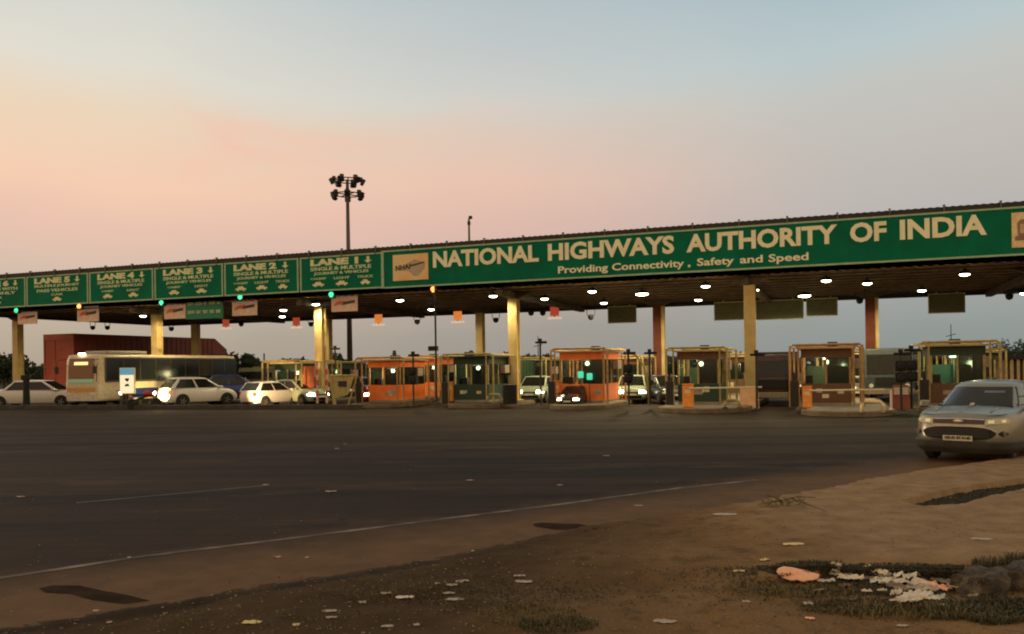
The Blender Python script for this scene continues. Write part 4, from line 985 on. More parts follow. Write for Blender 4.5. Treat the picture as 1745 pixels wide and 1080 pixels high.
def spot(parent, x, y, z, e, col_, size=70, tilt=.08, name='headlight_beam'):
    l = bpy.data.lights.new(name, 'SPOT'); l.energy = e; l.color = col_; l.spot_size = math.radians(size); l.spot_blend = .5; l.shadow_soft_size = .06
    o = bpy.data.objects.new(name, l); col.objects.link(o); o.parent = parent; o.location = (x, y, z)
    o.rotation_euler = (0, -PI/2+tilt, 0) if False else Vector((-1, 0, tilt)).to_track_quat('Z', 'Y').to_euler()
warm = (1, .72, .35)
G = 'cars queueing at the toll lanes'
hatch(gX(66, 53.2), .02, 'white sedan at the far left behind a thick dark post', M['white'], L=4.9, Hh=1.5, sedan=True, group=G, scale=1.1)
hatch(gX(338, 51.5), math.radians(47), 'white hatchback with brightly lit rear in front of the bus', M['white'], group=G, scale=1.14)
c = hatch(gX(236, 57), math.radians(17), 'amber coloured car behind the white hatchback, next to the lit advert', M['porange'], group=G, lit=M['hl'])
hatch(gX(462, 49.8), math.radians(60), 'pale car with rear lit amber left of the doubled yellow columns', M['white'], group=G, scale=.95)
c = hatch(gX(512, 51), math.radians(-38), 'pale green car with a glaring headlight left of the doubled yellow columns', M['pgreen'], group=G, lit=M['hlw'])
hatch(gX(404, 60), math.radians(20), 'dark blue car half hidden behind the white hatchback', M['pblue'], group=G, scale=1.2)
c = hatch(gX(652, 49.5), math.radians(-92), 'red car with headlights on beside the left orange booth', M['pred'], group=G, lit=M['hl'])
spot(c, 2.1, 0, .65, 150, warm)
c = hatch(gX(914, 50), math.radians(-104), 'pale green car with lit headlights right of the black drum', M['pgreen'], group=G, lit=M['hlw'])
c = hatch(gX(1078, 47.5), math.radians(-100), 'pale car with glaring headlights left of the first red column', M['pgreen'], group=G, lit=M['hlw'])
hatch(gX(1135, 46), math.radians(-80), 'dark car right of the first red column', M['pdark'], group=G)
hatch(gX(1450, 46), math.radians(-104), 'silver car at the barrier left of the right red column', M['silver'], group=G)
hatch(gX(978, 42.6), math.radians(-110), 'small dark car with lit lamps before the bright orange booth', M['pdark'], group=G, lit=M['hl'], L=3.5, scale=.72)

# motorcycles
def bike(loc, rz, label, rider=False, lamp_front=None, tail=False):
    s = thing('motorcycle', label, 'motorcycle', loc, rz)
    for x in (-.65, .65):
        mb = MB(); mb.lathe([(.22, -.04), (.29, -.05), (.3, 0), (.29, .05), (.22, .04)], (x, 0, .3), 18, 'Y'); o = mb.build('wheel', M['black'], s); mb = MB(); mb.lathe([(.2, -.02), (.2, .02)], (x, 0, .3), 12, 'Y'); mb.build('rim', M['rim'], o)
    mb = MB(); mb.tube([(-.65, 0, .3), (-.3, 0, .6), (.3, 0, .75), (.45, 0, .85)], .06, 8); mb.tube([(.65, 0, .3), (.5, 0, .7), (.4, 0, 1.0)], .035, 8); mb.box((0, 0, .45), (.4, .25, .3)); mb.build('frame', M['dark'], s)
    mb = MB(); mb.lathe([(.03, -.28), (.14, -.2), (.17, 0), (.12, .22), (.03, .28)], (.2, 0, .85), 12, 'X'); mb.build('fuel_tank', M['pred'], s, smooth=True)
    mb = MB(); mb.box((-.32, 0, .8), (.7, .24, .1)); mb.build('seat', M['black'], s, bevel=.04)
    mb = MB(); mb.tube([(.38, -.35, 1.02), (.42, 0, 1.0), (.38, .35, 1.02)], .02, 6); mb.build('handlebar', M['dark'], s)
    mb = MB(); mb.lathe([(.03, -.06), (.09, 0), (.09, .04)], (.56, 0, .88), 12, 'X'); mb.build('headlight', lamp_front or M['lens'], s)
    mb = MB(); mb.box((-.72, 0, .75), (.06, .16, .08)); mb.build('taillight', mat('tail_bright', (.6, .02, .02), .3, emit=(1, .06, .1), es=4) if tail else M['tail'], s)
    return s
def person(loc, rz, label, joints, radii, edges, shirt=None):
    me = bpy.data.meshes.new('person'); me.from_pydata(joints, edges, [])
    me.materials.append(shirt or M['cloth'])
    o = bpy.data.objects.new('person', me); col.objects.link(o); o.location = loc; o.rotation_euler.z = rz
    m1 = o.modifiers.new('sk', 'SKIN'); m2 = o.modifiers.new('su', 'SUBSURF'); m2.levels = m2.render_levels = 1
    for i, r in enumerate(radii): me.skin_vertices[0].data[i].radius = (r, r)
    me.skin_vertices[0].data[0].use_root = True
    tag(o, label, 'person'); return o
bike(gX(190, 51.8), math.radians(62), 'motorcycle with glowing red tail light between the bus front and the advert', tail=True)
J = [(-.3, 0, .93), (-.28, 0, 1.15), (-.2, 0, 1.4), (-.17, 0, 1.5), (-.15, 0, 1.66), (-.2, .2, 1.4), (0, .27, 1.2), (.3, .28, 1.08), (-.2, -.2, 1.4), (0, -.27, 1.2), (.3, -.28, 1.08), (.12, .2, .88), (.05, .2, .5), (.15, .2, .38), (.12, -.2, .88), (.05, -.2, .5), (.15, -.2, .38)]
R_r = [.16, .15, .16, .07, .11, .08, .055, .04, .08, .055, .04, .1, .065, .05, .1, .065, .05]
Ed = [(0, 1), (1, 2), (2, 3), (3, 4), (2, 5), (5, 6), (6, 7), (2, 8), (8, 9), (9, 10), (0, 11), (11, 12), (12, 13), (0, 14), (14, 15), (15, 16)]
o = person(gX(190, 51.8), math.radians(62), 'rider in dark blue seen from behind on the motorcycle by the bus', J, R_r, Ed)
mb = MB(); mb.lathe([(.04, -.13), (.13, -.08), (.145, .02), (.1, .11), (.03, .14)], (-.15, 0, 1.68), 14); mb.build('helmet', M['pdark'], o, smooth=True)
bike(gX(211, 50.6), math.radians(-80), 'motorcycle with a glaring headlight below the lit advert', lamp_front=mat('bike_lamp', (.8, .8, .7), .3, emit=(1, .95, .7), es=30))

bike(gX(246, 48.2), math.radians(40), 'motorcycle with its lamp shining on the tail of the white hatchback', lamp_front=mat('bike_lamp', (.8, .8, .7), .3, emit=(1, .95, .7), es=30))
hc = gX(338, 51.5); bm_ = gX(246, 48.2)
beam(bm_+Vector((.75, .35, .95)), hc+Vector((-1.5, -1.6, .8)), 3000, 60, (1, .78, .3))
beam(gX(425, 46.5, 0)+Vector((0, 0, .75)), gX(452, 48.6)+Vector((0, 0, .8)), 1100, 60, (1, .6, .25))
# bus
A = pY(150, 690, 50.8); B = pY(424, 690, 60.6)
hd = math.radians(72)
Lb = 13.4
fc = gX(138, 50.6); fwd = Vector((math.cos(hd), math.sin(hd), 0))
s = thing('city_bus', 'cream bus with dark windows seen end-on at left', 'bus', fc+fwd*(Lb/2)+Vector((0, 0, 0)), hd+PI)
sh = Shell(Lb, 2.7, [(-Lb/2, 3.15), (Lb/2, 3.15)], .4, n=14, taper=((0, .97), (.1, 1), (.9, 1), (1, .93)), flen=((0, .995), (.3, 1), (.8, .992), (1, .975)), rlen=((0, .99), (.3, 1), (.9, .995), (1, .98)))
sh.build('body', M['bus'], s, nt=80)
sh.strip('windscreen', mat('bus_windscreen', (.04, .02, .012), .1, emit=(.6, .2, .06), es=.1), s, lin_(-1.15, 1.15, 9), lambda q: (1.55, 2.95), off=.015)
sh.strip('destination_board', mat('dest_board', (.8, .6, .3), .4, emit=(1, .68, .28), es=1.3), s, lin_(-.5, .5, 5), lambda q: (2.56, 2.74), off=.04)
sh.strip('dashboard_glow', mat('dash_green', (.15, .3, .18), .4, emit=(.3, .5, .3), es=.25), s, lin_(-.95, .95, 7), lambda q: (1.5, 1.72), off=.03)
sh.strip('front_panel', mat('bus_amber', (.6, .32, .1), .4), s, lin_(-1.05, 1.05, 7), lambda q: (.95, 1.2), off=.012)
sh.strip('bumper', mat('bus_bumper', (.55, .5, .45), .4), s, lin_(-1.1, 1.1, 9), lambda q: (.42, .7), off=.05)
for y in (-1, 1):
    sh.strip('headlight', M['lens'], s, lin_(y*.72, y*1.08, 4), lambda q: (.76, .92), off=.02)
    yy = y*1.355
    for k in range(9):
        x0 = Lb/2-.62-k*1.4
        mb = MB(); mb.bx((x0-1.33, yy-.013, 1.62), (x0, yy+.013, 2.92)); mb.build('window', mat('bus_glass', (.012, .014, .013), .12, spec=.5), s)
    mb = MB(); mb.bx((-Lb/2+.3, yy-.006, 1.5), (Lb/2-.5, yy+.006, 3.0)); mb.build('window_band', mat('band_grey', (.06, .05, .04), .5), s)
    mb = MB(); mb.bx((-Lb/2+.1, yy-.004, .5), (Lb/2-2.2, yy+.008, 1.1)); mb.build('side_stripe', M['pblue'] if y > 0 else M['cream_panel'], s)
    for x in (-Lb/2+2.6, Lb/2-2.2): arch(s, x, y*1.355, .56); wheel(s, x, y*1.25, .48, .26)
    mb = MB(); mb.tube([(Lb/2-.1, y*1.15, 2.9), (Lb/2+.35, y*1.4, 2.85), (Lb/2+.38, y*1.42, 2.4)], .025, 6); mb.box((Lb/2+.38, y*1.42, 2.25), (.1, .2, .42)); mb.build('mirror', M['dark'], s)
mb = MB(); mb.bx((Lb/2-4.6, -.85, 3.2), (Lb/2-1.2, .85, 3.42)); mb.build('roof_unit', mat('roof_unit_grey', (.3, .28, .22), .6), s, bevel=.08)
mb = MB(); mb.box((Lb/2-.12, 0, 3.22), (.16, .4, .1)); mb.build('roof_lamp', M['tube'], s)

# red car carrier trailer
p1 = pY(128, 690, 64); p0 = gX(128, 64)
ang = PI/2+PR+math.radians(-1)
s = thing('car_carrier', 'very long dark red box trailer standing behind the bus', 'truck', p0, ang)
HT = pY(128, 568, 64).z; LT = 15.2; WT = 3.1
# local x runs away from camera along trailer, y to the left
mb = MB()
prof_ = [(0, 1.0), (LT, 1.0), (LT+1.6, 1.4), (LT+1.6, HT-1.0), (LT, HT), (0, HT)]
n_ = len(prof_)
vs = [(x, 0, z) for x, z in prof_]+[(x, WT, z) for x, z in prof_]
mb.add(vs, [tuple(range(n_)), tuple(range(2*n_-1, n_-1, -1))]+[(i, (i+1) % n_, n_+(i+1) % n_, n_+i) for i in range(n_)])
x = .5
while x < LT: mb.bx((x, -.04, 1.1), (x+.09, -.002, HT-.12)); x += .55
mb.build('box_wall', M['maroon'], s)
mb = MB(); mb.bx((-.05, .02, 1.0), (-.003, WT-.02, HT-.02)); e_ = mb.build('end_door', M['brick'], s)
mb = MB(); mb.bx((-.1, .0, HT-.45), (-.053, WT, HT)); mb.bx((-.1, 0, 1.0), (-.053, .12, HT-.45)); mb.bx((-.1, WT-.12, 1.0), (-.053, WT, HT-.45)); mb.bx((-.1, WT*.62, 1.0), (-.053, WT*.66, HT-.45)); mb.bx((-.1, .12, 2.5), (-.053, WT-.12, 2.6)); mb.build('door_frame', M['brick'], e_)
mb = MB(); mb.bx((0, .3, .7), (LT, WT-.3, .99)); mb.build('chassis', M['dark'], s)
for x in (1.2, 2.5, LT-3, LT+.2):
    for y in (.15, WT-.15): wheel(s, x, y, .5, .3)

def truck(loc, rz, label, cab, body_m, Hc=2.75, Hb=3.3, lit=None, Lb=5.5):
    s = thing('truck', label, 'truck', loc, rz, 'trucks in the toll lanes')
    mb = MB(); mb.prism([(-.9, .6), (.95, .6), (1.05, 1.3), (.85, Hc), (-.9, Hc)], -1.15, 1.15); mb.build('cab', cab, s, bevel=.06)
    q = [(1.055, -1.05, 1.45), (1.055, 1.05, 1.45), (.9, 1.05, Hc-.3), (.9, -1.05, Hc-.3)]
    quad_panel('windscreen', M['carglass'], s, q, 0, 1, 0, 1, .03)
    for y in (-1, 1):
        mb = MB(); mb.bx((-.2, y*1.15-.012, 1.5), (.7, y*1.15+.012, Hc-.4)); mb.build('side_window', M['carglass'], s)
        mb = MB(); mb.lathe([(.1, 1.0), (.11, 1.075)], (0, y*.85, .85), 12, 'X'); mb.build('headlight', lit or M['lens'], s)
        mb = MB(); mb.box((1.0, y*1.35, 1.9), (.08, .2, .5)); mb.tube([(.9, y*1.1, 2.2), (1.0, y*1.35, 2.15)], .02, 6); mb.build('mirror', M['dark'], s)
        for x in (.0, -Lb*.55, -Lb*.55-1.1): wheel(s, x, y*1.0, .48, .28)
    mb = MB(); mb.box((1.1, 0, .55), (.18, 2.3, .28)); mb.build('bumper', mat('truck_bumper', (.25, .2, .14), .5), s, bevel=.03)
    mb = MB(); mb.box((1.06, 0, 1.08), (.05, 1.3, .38)); mb.build('grille', M['black'], s)
    mb = MB(); mb.bx((-Lb-.9, -1.2, 1.0), (-1.0, 1.2, Hb)); 
    x = -Lb-.7
    while x < -1.2: mb.bx((x, -1.25, 1.05), (x+.08, -1.203, Hb-.05)); mb.bx((x, 1.203, 1.05), (x+.08, 1.25, Hb-.05)); x += .7
    mb.build('cargo_body', body_m, s)
    mb = MB(); mb.bx((-Lb-.8, -.45, .62), (-.95, .45, .9)); mb.build('chassis', M['dark'], s)
    return s
truck(gX(1318, 42), math.radians(-108), 'dark maroon truck right of the orange pedestal', mat('truck_maroon', (.05, .025, .02), .45), M['pdark'], Hc=2.5, Hb=2.65)
truck(gX(1512, 44.5), math.radians(-108), 'blue grey truck with pale windscreen frame left of the SUV', mat('truck_teal', (.07, .09, .1), .45), mat('truck_slate', (.05, .06, .07), .6), Hc=2.75, Hb=2.8)
truck(gX(838, 49), math.radians(-106), 'dark green truck behind the dark green booth', mat('truck_green', (.02, .055, .04), .45), M['green_panel'], Hc=2.4, Hb=2.5)
truck(gX(905, 55), math.radians(-106), 'dark truck with square body right of the mid yellow column', M['pdark'], M['pdark'], Hc=2.4, Hb=2.6)
truck(gX(440, 66), math.radians(-110), 'olive far truck right of the bus end', mat('truck_olive', (.09, .09, .04), .5), mat('truck_olive_body', (.12, .11, .05), .6), Hc=2.3, Hb=2.4)

for i, (px, Y, c, h_, lb) in enumerate(((760, 56, M['pdark'], -104, 'dark car deep behind the camera pole'), (858, 60, M['pdark'], -104, 'dark car deep behind the mid yellow column'), (1030, 58, M['silver'], -100, 'grey car deep behind the bright orange booth'), (1195, 56, M['pdark'], -100, 'dark car deep behind the cream framed booth'), (1345, 55, M['pdark'], -106, 'dark car deep behind the maroon truck'), (1475, 54, M['white'], -106, 'pale car deep beside the right red column'), (600, 60, M['pdark'], -100, 'dark car deep behind the high mast'))):
    hatch(gX(px, Y), math.radians(h_), lb, c, group=G, lit=M['hlw'] if i % 2 else None)
truck(gX(1085, 62), math.radians(-106), 'dark truck deep behind the first red column', M['pdark'], M['pdark'], Hc=2.5, Hb=2.7)
truck(gX(1235, 60), math.radians(-106), 'dark truck deep behind the small pale hoop', mat('truck_black', (.02, .02, .02), .5), mat('truck_brown', (.04, .03, .02), .6), Hc=2.5, Hb=2.7)
truck(gX(1590, 58), math.radians(-106), 'dark truck deep left of the cream booth behind the SUV', M['pdark'], M['pdark'], Hc=2.5, Hb=2.9)
truck(gX(720, 64), math.radians(-104), 'dark truck deep behind the left orange booths', M['pdark'], M['green_panel'], Hc=2.3, Hb=2.5)
# ------------------------------------------------------------------ hero SUV
def suv():
    yaw = math.radians(227)
    fwd = Vector((math.cos(yaw), math.sin(yaw), 0)); left = Vector((-fwd.y, fwd.x, 0))
    L, Wd, Hh = 4.1, 1.93, 1.60
    fc = gX(1634, 17.3); fc.z = 0
    c = fc-fwd*L/2
    s = thing('silver_suv', 'silver compact SUV facing the camera at the right edge of the road', 'car', c, yaw)
    s.scale = (1.02,)*3
    h2 = L/2
    prof = [(-h2, 1.06), (-.9, 1.08), (.70, 1.06), (1.2, 1.03), (h2-.3, .97), (h2-.1, .93), (h2, .89)]
    zb = .34
    fl = ((0, .965), (.12, .995), (.35, 1.0), (.55, .99), (.75, .98), (.9, .965), (1, .945))
    sh = Shell(L, Wd, prof, zb, n=5, taper=((0, .95), (.2, .99), (.5, 1.0), (.8, .975), (.93, .95), (1, .90)), flen=fl)
    sh.build('body', M['suv'], s, nt=112)
    # lower dark cladding as its own shell
    cl = Shell(L+.02, Wd+.02, [(-h2, .44), (h2, .44)], .2, n=6, taper=((0, .88), (.4, .98), (1, 1.0)), flen=((0, .93), (.5, .985), (1, 1.0)))
    cl.build('lower_cladding', M['clad'], s, nt=96)
    # greenhouse
    xb0, xb1, xt0, xt1, wb, wt, zbl, ztp = -h2+.12, .90, -h2+.42, .12, Wd/2-.10, Wd/2-.31, 1.06, Hh-.085
    B = [(xb0, -wb, zbl), (xb1, -wb, zbl), (xb1, wb, zbl), (xb0, wb, zbl)]
    # cabin surface loft with curvature
    vs = []; fs = []; nt_ = 72; lev = [(0, 1), (.25, .985), (.5, .96), (.75, .93), (.92, .9), (1, .86)]
    for t, _ in lev:
        for k in range(nt_):
            th = 2*PI*(k+.5)/nt_; cth, sth = math.cos(th), math.sin(th)
            x0 = xb0+(xt0-xb0)*t; x1 = xb1+(xt1-xb1)*t; b_ = wb+(wt-wb)*t**1.25
            cx = (x0+x1)/2; a = (x1-x0)/2; n_ = 3.6
            vs.append((cx+a*math.copysign(abs(cth)**(2/n_), cth), b_*math.copysign(abs(sth)**(2/n_), sth), zbl+t*(ztp-zbl)))
    for i in range(len(lev)-1):
        for k in range(nt_): k2 = (k+1) % nt_; fs.append((i*nt_+k, i*nt_+k2, (i+1)*nt_+k2, (i+1)*nt_+k))
    base = (len(lev)-1)*nt_; prev = list(range(base, base+nt_)); cx = (xt0+xt1)/2
    for sc_, cr in ((.95, .03), (.8, .065), (.5, .095), (.05, .105)):
        cur = []
        for k in range(nt_):
            x, y, z = vs[base+k]; vs.append((cx+(x-cx)*sc_, y*sc_, ztp+cr)); cur.append(len(vs)-1)
        for k in range(nt_): k2 = (k+1) % nt_; fs.append((prev[k], prev[k2], cur[k2], cur[k]))
        prev = cur
    fs.append(tuple(prev))
    mb = MB(); mb.add(vs, fs); mb.build('roof', M['suv'], s, smooth=True)
    def cab(y, t, off):   # windscreen surface
        x0 = xb0+(xt0-xb0)*t; x1 = xb1+(xt1-xb1)*t; b_ = wb+(wt-wb)*t**1.25
        cx = (x0+x1)/2; a = (x1-x0)/2
        return cx+a*max(.01, 1-min(.999, abs(y)/b_)**3.6)**(1/3.6)+off, y, zbl+t*(ztp-zbl)
    def wscreen(name, m, u0, u1, t0, t1, off, th=.01, parent=s):
        f = []; nu, nv_ = 13, 7
        for i in range(nu):
            for j in range(nv_):
                t = t0+(t1-t0)*j/(nv_-1); b_ = wb+(wt-wb)*t**1.25
                f.append(cab((u0+(u1-u0)*i/(nu-1))*b_, t, off))
        fs = [(i*nv_+j, i*nv_+j+1, (i+1)*nv_+j+1, (i+1)*nv_+j) for i in range(nu-1) for j in range(nv_-1)]
        mb = MB(); mb.add(f, fs); return mb.build(name, m, parent, smooth=True)
    ws = wscreen('windscreen', M['carglass'], -.88, .88, .04, .93, .012)
    wscreen('sun_visor_strip', mat('visor_grey', (.10, .11, .11), .3), .1, .62, .66, .76, .02, parent=ws)
    wscreen('dashboard_item', M['dull'], -.12, -.02, .10, .22, .018, parent=ws)
    for y in (-1, 1):
        pts = []
        mb = MB(); mb.tube([(.84, y*.72, 1.10), (.88, y*.35, 1.10), (.90, y*.1, 1.10)], .014, 6); mb.build('wiper', M['black'], s)
        # side windows as curved strips
        for x0, x1 in ((-1.45, -.75), (-.68, .0), (.06, .55)):
            f = []; 
            for x in lin_(x0, x1, 4):
                for t in (.12, .5, .86):
                    xx = x; 
                    a0 = xb0+(xt0-xb0)*t; a1 = xb1+(xt1-xb1)*t; cx = (a0+a1)/2; a = (a1-a0)/2
                    if abs(xx-cx) > a*.93: xx = cx+math.copysign(a*.93, xx-cx)
                    b_ = wb+(wt-wb)*t**1.25; yv = b_*max(.01, 1-(abs(xx-cx)/a)**3.6)**(1/3.6)
                    f.append((xx, y*(yv+.008), zbl+t*(ztp-zbl)))
            mb = MB(); mb.add(f, [(i*3+j, i*3+j+1, i*3+j+4, i*3+j+3) for i in range(3) for j in range(2)]); mb.build('side_window', M['carglass'], s, smooth=True)
        mb = MB(); mb.box((.74, y*1.0, 1.13), (.1, .2, .14)); mb.box((.76, y*.88, 1.06), (.05, .14, .05)); mb.build('mirror', M['suv'], s, bevel=.03)
        for x in (-1.26, 1.22): arch(s, x, y*(Wd/2*.915), .40); wheel(s, x, y*(Wd/2-.25), .335, .22)
        # headlights: slim swept back
        ya, yb_ = .48, .845
        hl_ = sh.strip('headlight', M['suvlens'], s, lin_(y*ya, y*yb_, 8), lambda q: (.785+.03*(abs(q)-ya)/.4, .895+.035*(abs(q)-ya)/.4 if abs(q) < .8 else .87), off=.014, nz=3)
        sh.strip('reflector_bowl', M['suvglow'], hl_, lin_(y*.53, y*.63, 3), lambda q: (.815, .875), off=.022)
        sh.strip('reflector_bowl', M['suvglow'], hl_, lin_(y*.74, y*.80, 3), lambda q: (.835, .88), off=.022)
        # fog recess
        fg = sh.strip('fog_recess', M['black'], s, lin_(y*.70, y*.84, 7), lambda q: (.55+.05*abs(abs(q)-.77)/.07, .67-.05*abs(abs(q)-.77)/.07), off=.008)
        x_ = sh.nose(y*.77, .62)-.01
        mb = MB(); mb.lathe([(.055, -.01), (.06, .03), (.04, .035)], (x_-.015, y*.77, .61), 14, 'X'); mb.build('fog_lamp', mat('fog_lens', (.16, .15, .12), .15), fg)
    sh.strip('upper_grille', M['grbrown'], s, lin_(-.46, .46, 13), lambda q: (.80, .885-.02*abs(q)), off=.01)
    sh.strip('grille_bar', M['chrome'], s, lin_(-.46, .46, 13), lambda q: (.885-.02*abs(q), .905-.02*abs(q)), off=.02)
    sh.strip('bumper_bar', M['bar'], s, lin_(-.5, .5, 13), lambda q: (.748, .782), off=.015)
    def hexg(q):
        k_ = .132*max(.02, 1-(abs(q)/.665)**4)**.5; return (.61-k_, .61+k_)
    gr = sh.strip('lower_grille', M['black'], s, lin_(-.662, .662, 27), hexg, off=.012, nz=4)
    for z in (.54, .575, .61, .645, .68): sh.strip('grille_slat', M['clad'], gr, lin_(-.55, .55, 9), lambda q, z=z: (z, z+.012), off=.024, nz=1)
    x_ = sh.nose(0, .835)
    lo = MB(); lo.lathe([(.0001, -.01), (.075, -.008), (.075, .012), (.0001, .016)], (x_+.02, 0, 0), 20, 'X')
    lo.v = [(v[0], v[1]*1.35, v[2]*.55+.838) for v in lo.v]; o = lo.build('badge', M['chrome'], s, smooth=False)
    pl = sh.strip('number_plate', M['plate'], s, lin_(-.27, .27, 7), lambda q: (.46, .56), off=.035)
    t = MB(); vs_, fs_ = text_verts('OR 02 BT 0140', .01)
    ax = min(v.x for v in vs_); bx_ = max(v.x for v in vs_); ay = min(v.y for v in vs_); by = max(v.y for v in vs_); xx = sh.nose(0, .52)+.045
    t.add([(xx+(.004 if v.z > 0 else -.01), -.23+.46*(v.x-ax)/(bx_-ax), .49+.06*(v.y-ay)/(by-ay)) for v in vs_], fs_); t.build('plate_lettering', M['dark'], pl)
    sh.strip('skid_trim', M['clad'], s, lin_(-.5, .5, 9), lambda q: (.42, .47), off=.02)
    gt = sh.strip('grille_surround', M['bar'], s, lin_(-.70, .70, 27), lambda q: (.61+.132*max(.02, 1-(min(.664, abs(q))/.665)**4)**.5-.004, .61+.132*max(.02, 1-(min(.664, abs(q))/.665)**4)**.5+.022), off=.02, nz=1)
    for y in (-1, 1):
        mb = MB(); P = [(sh.nose(y*q, .925)-.02, y*q, .93+.0*q) for q in lin_(.0, .8, 9)]; P = [(x-.02, yy, sh.top(x-.02)+.012) for x, yy, z in P]; mb.tube(P, .006, 5); mb.build('bonnet_seam', M['black'], s)
    # bonnet creases
    for y in (-1, 1):
        mb = MB(); P = []
        for x in lin_(1.15, h2-.35, 6): P.append((x, y*(.50+.06*(1.75-x)), sh.top(x)+.052))
        mb.tube(P, .022, 6); mb.build('bonnet_crease', M['suv'], s, smooth=True)
    for y in (-1, 1): sh.strip('taillight', M['tail'], s, lin_(y*.6, y*.82, 4), lambda q: (.85, 1.0), sign=-1)
M['suv'] = mat('suv_silver', (.25, .25, .215), .26, metal=.45, var=.04)
M['clad'] = mat('cladding', (.035, .034, .03), .7)
M['suvlens'] = mat('suv_lens', (.45, .4, .28), .12, spec=.8)
M['suvglow'] = mat('suv_bowl', (.8, .75, .5), .15, metal=.3, emit=(1, .9, .55), es=.12)
M['grbrown'] = mat('grille_brown', (.05, .02, .012), .4)
M['bar'] = mat('bumper_paint', (.42, .36, .28), .3)
suv()

# ------------------------------------------------------------------ vegetation in the distance
def tree(px, Y, h_, r_, label, palm=False, n=1500, group='dark trees beyond the plaza'):
    p = gX(px, Y, 0)
    s = thing('tree', label, 'tree', p, 0, group)
    mb = MB(); th = h_*.55
    mb.tube([(0, 0, -.1), (.05, 0, th*.5), (0, 0, th)], .03*h_, 8, .015*h_)
    rnd = random.Random(px)
    lobes = []
    for k in range(9):
        a = rnd.uniform(0, 2*PI); rr = r_*rnd.uniform(.2, .75); z = h_*rnd.uniform(.45, .88)
        c = Vector((rr*math.cos(a), rr*math.sin(a), z)); lobes.append((c, r_*rnd.uniform(.28, .48)))
        mb.tube([(0, 0, th*.8), c*.6+Vector((0, 0, th*.35)), c], .012*h_, 5, .004*h_)
    mb.build('trunk', M['bark'], s)
    cr = MB(); vs = []; fs = []
    for k in range(n):
        c, R = rnd.choice(lobes)
        d = Vector((rnd.gauss(0, 1), rnd.gauss(0, 1), rnd.gauss(0, .85))).normalized()*R*rnd.uniform(.5, 1.08)
        q = c+d; a = Vector((rnd.gauss(0, 1), rnd.gauss(0, 1), rnd.gauss(0, 1))).normalized(); b = a.orthogonal().normalized(); l = .075*h_**.7*rnd.uniform(.6, 1.3)
        i = len(vs); vs += [q-a*l, q+b*l*.5, q+a*l, q-b*l*.5]; fs.append((i, i+1, i+2, i+3))
    cr.add(vs, fs); cr.build('crown', M['leaf'], s)
tree(6, 75, 4.0, 2.0, 'dark tree at the left edge behind the white sedan')
tree(60, 90, 3.2, 1.8, 'low dark tree between the leftmost column and the red trailer')
tree(412, 78, 4.2, 1.6, 'spiky dark tree right of the red trailer')
tree(426, 80, 3.6, 1.5, 'smaller dark tree leaning right of the spiky one')
tree(578, 80, 3.6, 1.3, 'small dark tree beside the high mast')
tree(885, 85, 3.3, 2.4, 'low tree behind the dark truck in mid photo')
tree(1155, 85, 2.6, 2, 'low tree left of the cream framed booth')
tree(1735, 75, 3.5, 2.6, 'dark tree at the right edge above the SUV roof')
tree(1715, 80, 2.6, 2, 'low dark bush left of the right edge tree')
tree(1640, 95, 2.8, 2.4, 'low dark tree behind the booth at right')
rnd = random.Random(3)
mb = MB(); vs = []; fs = []
for k in range(15000):
    az_ = rnd.uniform(-.75, .75); Y = rnd.uniform(150, 190); h_ = 3.6+1.4*noise.noise(Vector((az_*14, 0, 0)))+.8*noise.noise(Vector((az_*50, 3, 0)))
    q = Vector((az_*Y, Y, rnd.uniform(-.1, h_))); a = Vector((rnd.gauss(0, 1), rnd.gauss(0, .3), rnd.gauss(0, 1))).normalized(); b = a.orthogonal().normalized(); l = .55*rnd.uniform(.5, 1.2)
    i = len(vs); vs += [q-a*l, q+b*l*.6, q+a*l, q-b*l*.6]; fs.append((i, i+1, i+2, i+3))
mb.add(vs, fs); tag(mb.build('distant_trees', M['leaf']), 'far line of dark scrub along the horizon', 'tree line', kind='stuff')
# small gate house at right edge
p = gX(1756, 62)
s = thing('gate_house', 'low dark building with pale pillars at the right edge', 'building', p, PR)
mb = MB(); mb.bx((-1.6, 0, 0), (4, 4, 2.1)); mb.build('wall', M['brown_panel'], s)
mb = MB(); mb.bx((-1.9, -.5, 2.1), (4.3, 4.3, 2.35)); mb.build('roof', M['dark'], s)
for x in (-1.3, -.9, -.5, .6):
    mb = MB(); mb.bx((x, -.4, 0), (x+.18, -.2, 2.1)); mb.build('pillar', M['cream_panel'], s)

